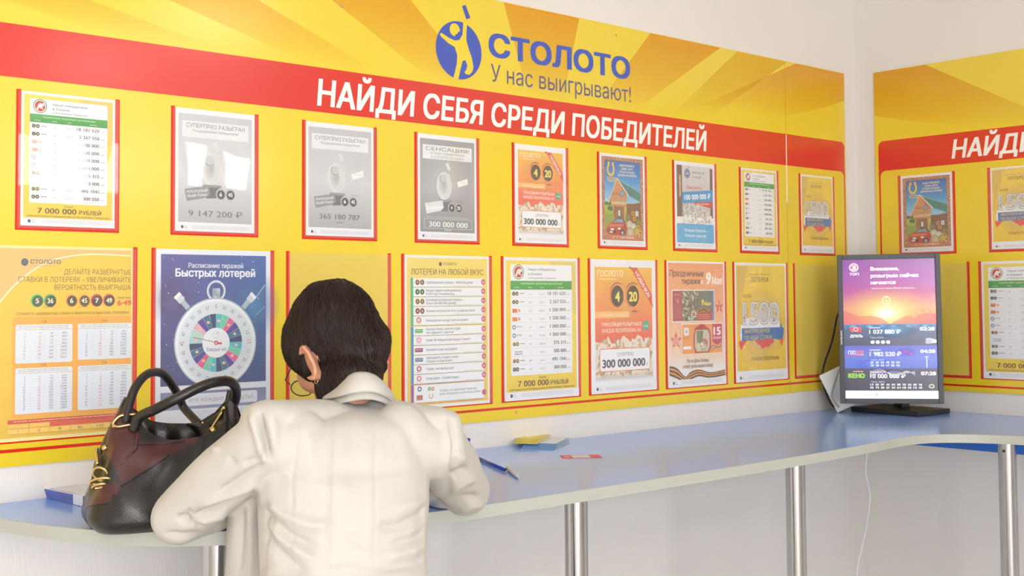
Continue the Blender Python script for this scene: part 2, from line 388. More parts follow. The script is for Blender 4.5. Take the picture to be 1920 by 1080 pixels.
P.text('НАЙДИ СЕБЯ СРЕДИ ПОБЕДИТЕЛЕЙ', .398, -(H+.510), .0675, WT, w=1.565, bold=.036, shear=.16)
P.build('printed_headline', bB, 1, (BINK, BINKS), y0=.0001)
RUX = [.1765+i*.35784 for i in range(4)]; RLX = [.1337+i*.35818 for i in range(4)]
for x in RUX: uframe(bB, x, ZU, WU, HU)
for x in RLX: uframe(bB, x, ZL, WL_, HL)
# ------------------------------------------------------------------ poster artwork (100 x 141.4 units)
PY = (236, 200, 40)
GR = (70, 72, 78)
def paper_strip(P, c=(236, 238, 242)):
    P.rect(0, 133, 100, 8.4, c); P.disc(8.5, 136.5, 1.6, 1.8, (60, 62, 90)); P.text('СТО', 11, 136.3, 1.3, (90, 92, 110)); P.text('ЛОТО', 11, 138.4, 1.3, (90, 92, 110))
    P.fine(21, 134.6, 72, 4, (186, 190, 198))
def balls(P, x, y, r, a, b, ca, cb, ctext=(245, 240, 200)):
    for k, (t, cc) in enumerate(((a, ca), (b, cb))):
        cx = x+k*2.05*r
        P.disc(cx, y, r, r*1.05, tuple(min(255, int(v*1.25+20)) for v in cc), n=20)
        P.disc(cx+r*.1, y+r*.1, r*.86, r*.92, cc, tuple(int(v*.6) for v in cc), n=20)
        P.disc(cx+r*.1, y+r*.1, r*.62, r*.68, (72, 70, 60), n=16)
        P.text(t, cx+r*.05, y+r*.42, r*.8, ctext, al='c', w=r*(.55 if len(t) == 1 else .95), bold=.03)
def art_winners(P):
    P.rect(0, 0, 100, 141.4, (238, 238, 240)); P.rect(2.5, 3, 95, 130, (240, 216, 88), (236, 204, 56))
    P.poly([(60, 3), (97.5, 3), (97.5, 60)], (250, 230, 150, .4))
    P.rrect(8.5, 7, 83, 110, 2, (240, 242, 246))
    P.disc(19, 14.5, 7.2, 7.4, (60, 130, 60)); P.disc(19, 14.5, 6.4, 6.6, (240, 235, 225)); P.disc(19, 14.5, 5.4, 5.6, (196, 48, 40))
    P.poly([(15, 18), (17, 13), (19, 11), (22, 12), (23, 10), (23.5, 14), (21, 15), (22.5, 18), (20, 17), (18, 16), (17, 19)], (240, 235, 230))
    for i, (t, w_) in enumerate((('Наши победители', 37), ('в Казани', 18))): P.text(t, 32, 13+i*4.6, 2.7, (60, 62, 68), w=w_)
    P.text('и Республике Татарстан', 32, 21.3, 1.9, (60, 62, 68), w=37)
    P.rect(8.5, 23.2, 83, 8.8, (76, 168, 74), (60, 150, 62)); P.text('Наиболее крупные выигрыши', 50, 26.8, 2, (215, 240, 205), al='c', w=56)
    for x, t in ((16, 'ЛОТЕРЕЯ'), (34, 'ТИРАЖ'), (50, 'ДАТА'), (76, 'ВЫИГРЫШ')): P.text(t, x, 30.6, 1.3, (230, 245, 225), al='c')
    rows = [('18 181 620', 0, '1142', '17.01.15'), ('2 267 550', 0, '1061', '24.10.12'), ('1 500 000', 1, '1126', '08.05.16'), ('1 500 000', 1, '1126', '12.05.16'), ('1 000 000', 2, '153', '26.06.15'), ('1 000 000', 2, '162', '02.10.14'), ('576 315', 3, '197', '08.10.15'), ('500 000', 4, '7', '19.10.15'), ('495 1041', 3, '807', '12.07.14'), ('300 050', 0, '1373', '14.12.13')]
    for i, (a, k, n, d) in enumerate(rows):
        y = 37.5+i*8.3
        P.rect(9, y+2.2, 82, .25, (214, 218, 222)); 
        if k == 0: balls(P, 12.5, y-1.5, 2, '5', '36', (70, 90, 50), (90, 90, 40))
        elif k == 3: balls(P, 12.5, y-1.5, 2, '4', '20', (190, 140, 50), (150, 130, 50))
        elif k == 1: P.rect(10.5, y-3.2, 6.5, 4, (226, 130, 80)); P.text('К', 12.5, y-.2, 2, (200, 40, 30)); P.rect(18.5, y-2.6, 2, 2.6, (226, 130, 80))
        elif k == 2: P.disc(12.5, y-1.5, 2.1, 2.2, (60, 90, 140), inner=.6); P.fine(15.5, y-2.6, 7, 2, (130, 130, 140))
        else: P.text('Золотая', 13, y-1.4, 1.6, (70, 70, 70), w=10); P.text('подкова', 13, y+.8, 1.6, (70, 70, 70), w=10)
        if k in (0, 3): P.rect(20, y-2, 6.5, .7, (150, 150, 150))
        P.text(n, 34, y, 2, (178, 180, 184), al='c'); P.text(d, 50, y, 2, (178, 180, 184), al='c')
        P.text(a, 82.5, y, 3.6, GR, al='r', w=len(a)*2.45, bold=.006); P.text('руб.', 84, y, 1.7, (170, 172, 176), w=5)
    P.text('Более', 50, 120.8, 2, (110, 86, 30), al='c', w=9)
    P.text('7 000 000', 17, 128, 6, (84, 62, 26), w=41, bold=.012); P.text('РУБЛЕЙ', 61, 128, 4.4, (84, 62, 26), w=24, bold=.012)
    P.text('уже выплачено победителям в Республике Татарстан!', 50, 131.6, 1.9, (110, 86, 30), al='c', w=88)
    paper_strip(P)
def statue(P, x, y, k, c1=(226, 226, 226), c2=(176, 176, 178)):
    """pale trophy figure on a dark stand"""
    P.disc(x, y+10*k, 13*k, 19*k, c2, c1, n=26); P.poly([(x+1*k, y-8*k), (x+9*k, y-6*k), (x+12*k, y+8*k), (x+10*k, y+18*k), (x+2*k, y+30*k), (x-2*k, y+30*k), (x+5*k, y+10*k)], (214, 214, 214))
    P.disc(x-2*k, y+1*k, 6.2*k, 6*k, (202, 202, 204)); P.disc(x-2*k, y+1*k, 6.2*k, 6*k, (150, 150, 154), inner=.8, a0=40, a1=230)
    P.poly([(x+2*k, y-20*k), (x+7*k, y-22*k), (x+11*k, y-13*k), (x+7*k, y-11*k)], (222, 222, 222))
    P.poly([(x-9*k, y+31*k), (x+11*k, y+30*k), (x+9*k, y+36*k), (x+7*k, y+44*k), (x-6*k, y+45*k), (x-5*k, y+37*k)], (112, 112, 116))
    P.poly([(x-10*k, y+29*k), (x+13*k, y+29*k), (x+13*k, y+32*k), (x-10*k, y+32*k)], (150, 150, 152))
def art_superprize(P, top, sub, num, rub=True, dark=(196, 196, 198), tag_=True, ball=('6', '45')):
    P.rect(0, 0, 100, 141.4, (240, 240, 242)); P.vgrad(3.5, 6, 93, 125, [(0, dark), (.55, tuple(v+14 for v in dark)), (1, tuple(v-20 for v in dark))])
    P.rect(8, 14, 84, 19, (234, 234, 236)); P.text(top, 50, 21.5, 5, (96, 96, 100), al='c', w=74)
    for i, t in enumerate(sub): P.text(t, 50, 26.5+i*5, 3, (120, 120, 124), al='c', w=(58, 56)[i])
    P.disc(46, 60, 40, 40, (255, 255, 255, .35), (255, 255, 255, 0)); statue(P, 44, 58, 1.0)
    P.poly([(66, 62), (84, 56), (85, 64), (68, 69)], (240, 240, 240)); P.fine(70, 62, 12, 1, (150, 150, 150))
    P.poly([(11, 93), (41, 88), (43, 98), (38, 102), (14, 107)], (150, 150, 152) if tag_ else (226, 226, 226))
    if tag_: P.text('РЕКОРДНЫЙ', 14, 97.8, 3, (236, 236, 236), w=26, rot=-.12, bold=.02); P.text('ВЫИГРЫШ!', 15, 102.6, 3, (236, 236, 236), w=24, rot=-.12, bold=.02)
    else: P.text('Впервые', 14, 102, 4.5, (250, 250, 250), w=26, rot=-.12, bold=.02)
    P.text('ГОСЛОТО', 66, 90, 2, (110, 110, 112)); balls(P, 56, 97, 6, ball[0], ball[1], (140, 140, 142), (130, 130, 132), (250, 250, 250))
def art_superprize_a(P):
    art_superprize(P, 'СУПЕРПРИЗ РАЗЫГРАН', ['Поздравляем победителя!'], '')
    P.text('365 180 787', 49, 120, 6.6, (100, 100, 104), al='c', w=60, bold=.01); P.text('рублей', 49, 125, 2.6, (100, 100, 104), al='c'); paper_strip(P)
def art_superprize_b(P):
    art_superprize(P, 'СУПЕРПРИЗ РАЗЫГРАН', ['Поздравляем победителя!'], '', dark=(204, 205, 208))
    P.text('9 147 200 ₽', 50, 124, 7, (110, 110, 116), al='c', w=68, bold=.004); paper_strip(P)
def art_sensation(P):
    art_superprize(P, 'СЕНСАЦИЯ!', ['ВТОРОЙ СУПЕРМИЛЛИОНЕР', 'В «ГОСЛОТО» ЗА 5 ДНЕЙ!'], '', dark=(160, 160, 163), tag_=False, ball=('4', '20'))
    c = (220, 220, 222)
    P.rect(10, 113, 82, .5, c); P.rect(10, 126, 82, .5, c); P.rect(10, 113, .5, 13, c); P.rect(91.5, 113, .5, 13, c)
    P.text('300 000 000', 51, 124, 7.2, (244, 244, 244), al='c', w=66, bold=.02); P.text('рублей', 50, 129.2, 2.8, (235, 235, 235), al='c'); P.text('Итого 2015: суммарный выигрыш', 50, 111.5, 1.8, c, al='c', w=70); paper_strip(P)
def notes(P, x0, y0, x1, y1, n, seed=3, pal=None):
    R = random.Random(seed); pal = pal or [(226, 214, 190), (214, 190, 150), (238, 234, 224), (200, 180, 140), (222, 160, 120), (176, 170, 130), (244, 240, 232)]
    for i in range(n):
        cx, cy = R.uniform(x0, x1), R.uniform(y0, y1); a = R.uniform(0, math.pi); l, w_ = R.uniform(5, 9), R.uniform(2, 3.6); c = R.choice(pal)
        ca, sa = math.cos(a), math.sin(a)
        Q = [(cx+u*l/1*ca-v*w_*sa, cy+u*l*sa+v*w_*ca) for u, v in ((-.5, -.5), (.5, -.5), (.5, .5), (-.5, .5))]
        Q = [(min(max(u, x0), x1), min(max(v, y0-3), y1)) for u, v in Q]
        P.add(Q, [(0, 1, 2, 3)], [c, c, tuple(int(v*.86) for v in c), c]); P.L -= .8
def art_gosloto(P):
    P.rect(0, 0, 100, 141.4, (242, 242, 244)); P.vgrad(6, 8, 88, 84, [(0, (238, 190, 70)), (.4, (240, 160, 80)), (.75, (235, 120, 84)), (1, (226, 96, 74))])
    P.disc(50, 45, 42, 34, (250, 220, 130, .5), (250, 190, 110, 0))
    P.text('ГОСЛОТО', 10, 18, 6.4, (250, 240, 215), w=39, bold=.02); P.rect(10, 20.5, 30, .6, (250, 230, 190))
    for cx, t in ((40, '4'), (64, '20')):
        P.disc(cx, 39, 12, 13.5, (240, 160, 90)); P.disc(cx-1, 39, 10.6, 12.4, (214, 120, 60)); P.disc(cx, 39, 9.4, 11.2, (92, 86, 58), (66, 62, 50))
        P.text(t, cx, 44.5, 10.5, (250, 224, 110), al='c', w=(7.5, 13)[t == '20'], bold=.05, out=((60, 50, 30), .03))
        P.disc(cx+2, 55.5, 7, 1.5, (130, 70, 50, .6), (130, 70, 50, 0)); P.disc(cx, 39, 13, 14.6, (70, 60, 40), inner=.94, a0=215, a1=300)
    P.text('+2', 76, 32, 4.6, (80, 60, 40), w=8)
    P.rect(6, 55, 52, 7, (246, 190, 110), None, (246, 190, 110)); P.text('ПОКУПАЙ В НЕДЕЛЮ', 14, 60.6, 2.8, (255, 240, 220), w=42)
    P.text('ТРАНСЛЯЦИЯ РОЗЫГРЫША', 15, 71, 4, (255, 244, 236), w=62, bold=.012); P.text('КАЖДОЕ ВОСКРЕСЕНЬЕ НА', 16, 77.5, 4, (255, 244, 236), w=60, bold=.012)
    P.rrect(79, 66, 9.5, 10, 1, (80, 170, 140)); P.text('НТВ', 83.7, 73, 2.6, (220, 245, 235), al='c', w=7, bold=.02)
    R = random.Random(5); zz = [(6, 92)]
    x = 6
    while x < 94: zz.append((x, R.uniform(81, 90))); x += R.uniform(3, 7)
    zz += [(94, 90), (94, 128), (6, 128)]; P.poly(zz, (232, 222, 204))
    notes(P, 6, 86, 94, 128, 150)
    P.vgrad(6, 122, 88, 8, [(0, (242, 242, 244, 0)), (.9, (242, 242, 244, .98)), (1, (242, 242, 244, 1))])
    P.rrect(12, 94.5, 78, 24.5, 3, (226, 120, 80)); P.rrect(12.8, 95.3, 76.4, 22.9, 2.6, (244, 245, 248))
    P.text('СУПЕРПРИЗ', 51, 103, 3.8, (110, 110, 114), al='c', w=25); P.text('300 000 000', 49, 114.5, 8.6, (70, 76, 84), al='c', w=66, bold=.045); P.text('₽', 84, 114.5, 3, (90, 94, 100))
    P.poly([(60, 8), (70, 8), (94, 38), (94, 50)], (216, 84, 76)); P.poly([(58, 7), (61, 7.6), (61, 9.6), (58, 8)], (60, 50, 44)); P.poly([(94, 50), (95, 47), (95, 52)], (60, 50, 44))
    P.text('НОВИНКА!', 67, 14, 4.6, (255, 236, 230), w=34, rot=.92, bold=.03)
    paper_strip(P, (242, 242, 244))
def art_house(P):
    P.rect(0, 0, 100, 141.4, (240, 240, 240)); P.rect(4, 4.5, 92, 128, (176, 116, 84))
    R = random.Random(9)
    for i in range(420):
        k = R.random(); x, y = (R.uniform(4.5, 10), R.uniform(5, 132)) if k < .35 else (R.uniform(90, 95.5), R.uniform(5, 132)) if k < .7 else (R.uniform(5, 95), R.choice((R.uniform(5, 9), R.uniform(122, 131))))
        P.disc(x, y, R.uniform(.4, 1.1), R.uniform(.4, 1.1), R.choice([(214, 176, 130), (150, 80, 60), (226, 196, 160), (196, 140, 90)]), n=6); P.L -= 1
    P.L += 1
    P.vgrad(10.5, 10, 79, 66, [(0, (42, 102, 180)), (.5, (70, 150, 210)), (1, (150, 205, 230))])
    P.disc(84, 58, 12, 5, (240, 246, 250, .9), (240, 246, 250, 0)); P.disc(20, 74, 14, 5, (235, 243, 248, .8), (240, 246, 250, 0))
    P.vgrad(10.5, 76, 79, 48, [(0, (96, 140, 60)), (.15, (200, 200, 60)), (.4, (130, 160, 60)), (1, (176, 150, 90))])
    P.disc(25, 84, 10, 4, (60, 110, 70)); P.rect(10.5, 74, 26, 5, (70, 110, 60))
    # horseshoe
    P.disc(24, 24, 8.5, 11, (232, 190, 70), inner=.62, a0=-60, a1=240, n=26)
    P.rect(17.5, 12.5, 4.2, 5, (232, 190, 70)); P.rect(26.6, 12.5, 4.2, 5, (232, 190, 70))
    P.text('Золотая', 15, 38.6, 3.2, (240, 214, 120), w=20, bold=.03, out=((110, 70, 20), .03)); P.text('подкова', 17, 42.5, 3.2, (240, 214, 120), w=18, bold=.03, out=((110, 70, 20), .03))
    for i, (t, w_) in enumerate((('ВЫИГРЫВАЙТЕ', 33), ('ДОМА, АВТО', 26), ('И ЕЩЁ БОЛЬШЕ', 33), ('ДЕНЕЖНЫХ ПРИЗОВ!', 42))): P.text(t, 60, 18+i*5, 3.1, (244, 232, 196), al='c', w=w_, bold=.03)
    # log house
    P.poly([(72, 75), (90, 72), (90, 112), (58, 112), (58, 75)], (132, 88, 58))
    for i in range(9): P.line(58, 78+i*4, 90, 77+i*4.3, .5, (90, 56, 38))
    P.poly([(37, 38), (20, 74), (60, 72), (58, 56)], (190, 128, 84)); P.poly([(37, 38), (28, 57), (50, 60)], (206, 146, 98))
    P.poly([(37, 36), (90, 56), (90, 72), (62, 62), (40, 41)], (66, 128, 122)); P.poly([(37, 36), (90, 56), (90, 58), (38, 39)], (120, 176, 168))
    P.line(36.5, 36.5, 63, 63, 1.6, (240, 232, 214)); P.line(37, 37, 18, 76, 1.6, (226, 200, 170))
    P.rect(24, 74, 34, 6.5, (222, 178, 120)); P.rect(24, 64, 34, 1.2, (214, 170, 120)); P.rect(24, 78, 34, 1.4, (150, 100, 60))
    for i in range(9): P.rect(25+i*4, 65, 1, 9, (226, 186, 136))
    P.rect(44, 56, 8, 9, (80, 100, 120)); P.rect(45, 57, 2.8, 7, (150, 180, 200)); P.rect(48.6, 57, 2.8, 7, (150, 180, 200))
    P.rect(28, 80, 26, 18, (150, 100, 64)); P.rect(27, 80, 2, 22, (206, 156, 104)); P.rect(52, 80, 2.4, 22, (206, 156, 104))
    P.rect(38, 84, 7, 16, (110, 84, 66)); P.rect(39.5, 86, 4, 9, (220, 226, 226)); P.rect(78, 86, 6, 8, (226, 232, 236)); P.rect(80.6, 86, .7, 8, (110, 70, 50))
    # car
    P.poly([(24, 106), (34, 99), (50, 98), (56, 106)], (110, 60, 50)); P.poly([(27, 105.5), (35, 100.2), (48, 99.4), (52, 105.5)], (130, 160, 180))
    P.poly([(13, 116), (18, 108), (28, 105), (54, 105), (60, 112), (58, 122), (44, 126), (18, 124), (13, 121)], (176, 66, 44)); P.poly([(15, 113), (20, 108), (50, 107), (50, 111)], (214, 110, 80))
    P.disc(48, 121, 5, 5, (44, 44, 48)); P.disc(48, 121, 3, 3, (170, 172, 176)); P.rect(19, 118, 14, 4, (60, 50, 50)); P.rrect(22, 114.5, 7, 3, 1, (236, 236, 226)); P.rrect(38, 113, 6, 3, 1, (236, 236, 226)); P.rect(20, 119, 7, 2.4, (230, 230, 230))
    # sunflowers and sacks beside the car
    for cx, cy, rr, c in ((64, 108, 7, (226, 214, 184)), (72, 114, 9, (236, 230, 214)), (66, 120, 9, (214, 196, 160)), (80, 118, 8, (206, 178, 90)), (84, 104, 6, (150, 140, 70)), (62, 96, 5, (150, 130, 100))): P.disc(cx, cy, rr, rr, c, tuple(int(v*.8) for v in c), n=18)
    for cx, cy in ((75, 98), (84, 112), (82, 124), (70, 126), (88, 120), (72, 90)):
        P.star(cx, cy, 4.4, (232, 176, 40), 9, .6); P.disc(cx, cy, 1.9, 1.9, (110, 66, 30), n=12)
    P.rect(14, 124.5, 72, 6.4, (196, 120, 90)); P.text('С  Т  СЕНТЯБРЯ', 50, 129.7, 3.4, (244, 226, 200), al='c', w=46, bold=.01)
    paper_strip(P, (240, 240, 242))
def art_housing(P):
    P.rect(0, 0, 100, 141.4, (240, 240, 242)); P.rect(5, 6, 90, 84, (214, 214, 214), (196, 190, 186)); P.rect(5, 6, 13, 84, (120, 92, 84)); P.rect(88, 8, 7, 82, (120, 92, 84)); P.rrect(11, 22, 4, 36, 2, (206, 176, 130))
    P.disc(31, 19, 7, 8, (60, 96, 130), inner=.8); P.disc(31, 19, 5, 5.6, (70, 110, 150)); P.text('Н', 31, 21.5, 5, (240, 240, 245), al='c', w=5, bold=.04); P.line(33, 11, 36, 7, 1, (60, 96, 130))
    P.text('Жилищная', 43, 18, 4, (90, 92, 98), w=30); P.text('лотерея', 43, 25.5, 4, (90, 92, 98), w=22)
    P.text('Выиграйте', 30, 44, 6, (200, 70, 64), w=36); R = random.Random(2)
    notes(P, 18, 66, 88, 102, 190, 8, [(206, 208, 206), (226, 226, 222), (176, 182, 178), (240, 238, 234), (190, 176, 170), (214, 196, 190)])
    for i in range(26): a = R.uniform(0, 6.28); cx = R.uniform(8, 92); cy = R.uniform(88, 102); P.disc(cx, cy, 3.4, 2.4, R.choice([(236, 236, 236), (214, 216, 214)]), n=7)
    P.poly([(17, 50), (95, 43), (94, 63), (18, 68)], (60, 150, 206)); P.poly([(40, 66), (94, 62), (90, 74)], (206, 74, 60))
    P.text('100 000 000 ₽', 23, 62.5, 8.4, (244, 248, 252), w=66, bold=.03, rot=-.075); P.text('до 3 декабря', 54, 69, 3.2, (250, 240, 236), w=30, rot=-.03)
    P.rect(4, 101, 92, 31, (88, 172, 218)); P.text('Больше билетов —', 22, 114, 5.2, (240, 248, 252), w=62, bold=.01); P.text('больше шансов!', 23, 122.5, 5.2, (240, 248, 252), w=54, bold=.01)
    P.fine(8, 126, 84, 2, (150, 200, 226)); paper_strip(P, (238, 240, 242))
def art_1500(P):
    P.rect(0, 0, 100, 141.4, (240, 240, 240)); P.rect(2.5, 3, 95, 126, (238, 208, 70), (236, 198, 48))
    for i in range(6): P.poly([(4+i*3, 4), (10+i*3, 4), (4, 30+i*9), (4, 20+i*9)], (246, 220, 120, .35))
    P.disc(52, 74, 50, 46, (250, 244, 226, .95), (240, 206, 80, 0), n=40)
    P.text('ВСЕРОССИЙСКИЕ ГОСУДАРСТВЕННЫЕ', 47, 14.5, 1.6, (130, 100, 40), al='c', w=44); P.text('ЛОТЕРЕИ', 47, 22.8, 5.6, (92, 70, 34), al='c', w=34, bold=.012)
    P.text('БОЛЕЕ', 16, 41.5, 4, (92, 70, 34), w=15.5, bold=.01)
    # map of the country in three stripes
    P.poly([(10, 74), (16, 72), (14, 66), (84, 66), (86, 78), (92, 76), (94, 84), (88, 90), (80, 90), (74, 92), (10, 92), (8, 86)], (236, 238, 240))
    P.poly([(12, 78), (86, 78), (88, 73), (91, 78), (94, 80), (92, 90), (90, 94), (74, 92), (12, 93)], (70, 118, 180))
    R = random.Random(12)
    P.poly([(6, 93), (16, 93), (22, 92), (16, 97), (10, 104), (7, 98)], (222, 86, 74)); P.poly([(36, 93), (72, 92), (74, 96), (68, 98), (62, 102), (56, 101), (50, 104), (46, 99), (42, 98)], (222, 86, 74)); P.poly([(86, 92), (93, 92), (89, 101), (87, 99)], (222, 86, 74))
    P.text('1500', 13, 73, 27, (120, 112, 100), w=72, bold=.06); P.text('1500', 13.6, 72.6, 26.2, (238, 236, 232), w=70.8, bold=.045); P.text('1500', 15, 71.6, 24.4, (196, 196, 198), w=68, bold=.012)
    R = random.Random(4)
    for i in range(46):
        cx = R.choice((20, 34, 39, 52, 56, 71, 76))+R.uniform(-4, 4); cy = R.uniform(50, 71)
        P.disc(cx, cy, R.uniform(.7, 1.5), R.uniform(.7, 1.6), R.choice([(196, 200, 204), (222, 224, 226), (120, 126, 140), (206, 190, 150), (90, 96, 110)]), n=7)
    P.text('МИЛЛИОНЕРОВ', 17, 84, 4.7, (214, 196, 150), w=48, bold=.03, out=((80, 76, 60), .03)); P.text('ПО ВСЕЙ СТРАНЕ', 17, 91.6, 4.7, (214, 196, 150), w=53, bold=.03, out=((80, 76, 60), .03))
    P.text('СТАНЬТЕ СЛЕДУЮЩИМ!', 29, 117, 4.2, (110, 84, 36), w=54)
    P.rect(0, 128.5, 100, 13, (240, 240, 242)); paper_strip(P, (240, 240, 242))
def art_stopwatch(P):
    P.rect(0, 0, 100, 141.4, (232, 236, 244)); A, B_, C_, D_ = (88, 84, 150), (50, 96, 168), (58, 62, 120), (30, 92, 150)
    n = 10
    for j in range(n):
        y0 = 4+j*10.4
        def cc(u, v): return tuple(int((A[k]*(1-u)+B_[k]*u)*(1-v)+(C_[k]*(1-u)+(36, 70, 130)[k]*u)*v) for k in range(3))
        P.rect(4, y0, 92, 10.45, cc(0, j/n), cc(0, (j+1)/n), cc(1, j/n), cc(1, (j+1)/n)); P.L -= 1
    P.L += 1
    P.disc(84, 45, 26, 30, (70, 150, 210, .7), (60, 120, 190, 0)); P.disc(14, 40, 18, 26, (130, 90, 150, .5), (110, 80, 150, 0)); P.disc(14, 40, 12, 16, (120, 100, 170, .5), (90, 90, 160, .1))
    R = random.Random(1)
    for i in range(60): P.disc(R.uniform(5, 95), R.uniform(5, 105), R.uniform(.15, .5), R.uniform(.15, .5), (235, 240, 250), n=6); P.L -= 1
    P.L += 1
    P.line(84, 42, 95, 28, .8, (190, 220, 240, .7)); P.line(86, 54, 95, 46, .5, (190, 220, 240, .6))
    P.text('Расписание тиражей', 51, 14.5, 4, (236, 238, 246), al='c', w=48, bold=.02); P.text('Быстрых лотерей', 51, 21.5, 6.2, (242, 244, 250), al='c', w=70, bold=.04)
    cx, cy, r = 51, 75, 35
    P.disc(cx, 33, 8.2, 8.6, (226, 232, 238), inner=.82, n=30); P.disc(cx, 33, 6.9, 7.2, (160, 172, 186), inner=.9, n=30)
    P.rect(cx-3.4, 31, 6.8, 8, (150, 162, 176), None, (220, 226, 232)); P.rect(cx-2, 37, 4, 6, (200, 208, 216), None, (150, 160, 172))
    for s_, k in ((-1, 1), (1, -1)):
        P.line(cx+s_*24, cy-28, cx+s_*31, cy-36, 4.2, (176, 190, 200)); P.line(cx+s_*29, cy-33.6, cx+s_*34, cy-39, 6, (206, 216, 222)); P.line(cx+s_*32, cy-37, cx+s_*34, cy-39, 6.4, (236, 240, 242))
    P.disc(cx, cy, r+1, r+1.4, (170, 184, 196), n=64); P.disc(cx, cy, r, r+.4, (216, 226, 232), (238, 242, 244), n=64); P.disc(cx, cy, r*.93, r*.94, (204, 216, 224), (222, 230, 236), n=64)
    pal = [(70, 190, 200), (110, 206, 170), (226, 90, 150), (80, 60, 150), (40, 110, 140), (30, 60, 110), (90, 200, 210), (120, 214, 180), (226, 90, 150), (80, 60, 150), (40, 110, 140), (30, 60, 110)]
    seg = 24
    for i in range(seg):
        c = pal[i % 6] if not 17 < i < 21 else tuple(int(v*.35+226*.65) for v in pal[i % 6])
        P.disc(cx, cy, r*.66, r*.67, c, n=3, a0=-90+i*15+.3, a1=-90+(i+1)*15-.3, inner=.52); P.L -= 1
    P.L += 1
    for i in range(seg):
        if i % 2 == 0: a = math.radians(-90+i*15+7.5); P.disc(cx+r*.51*math.cos(a), cy+r*.51*math.sin(a), 1.5, 1.2, (240, 200, 170), n=8)
    P.disc(cx, cy, r*.34, r*.34, (240, 243, 247), n=40); P.disc(cx, cy-6.6, 3, 3, (200, 206, 214), inner=.85); P.line(cx, cy-6.6, cx+1.6, cy-8.6, .5, (150, 150, 160))
    labs = ['0', '02', '05', '07', '10', '12', '15', '17', '20', '22', '25', '27', '30', '32', '35', '37', '40', '42', '45', '47', '50', '52', '55', '57']
    for i, t in enumerate(labs):
        if 19 < i < 22 or i in (19,): pass
        a = math.radians(i*15); rr = r*.79
        P.text(t, cx+rr*math.sin(a)-math.cos(a)*0+math.sin(a)*0, cy-rr*math.cos(a)+0, 3.0 if i % 6 else 3.6, (200, 80, 80) if i % 6 == 0 else (96, 104, 116), al='c', rot=a)
    P.line(cx-20, cy-5, cx+1, cy, .45, (150, 50, 50)); P.disc(cx, cy, 1.8, 1.8, (200, 60, 70), inner=.5); P.rect(cx+1, cy-.3, 4, 1.6, (200, 60, 70))
    P.text('Каждый час', cx+.5, cy+6.6, 3.0, (86, 100, 160), al='c', w=17.5)
    P.rect(4, 113, 92, 14, (120, 128, 170), (150, 156, 190)); P.rrect(22, 115, 66, 9.5, 2, (232, 234, 242)); P.text('ите каждые 2 минуты!', 28, 121.4, 3.6, (170, 160, 180), w=56)
    P.rect(4, 127, 92, 14.4, (236, 238, 243)); P.fine(30, 129, 62, 6, (190, 196, 210), 1.5)
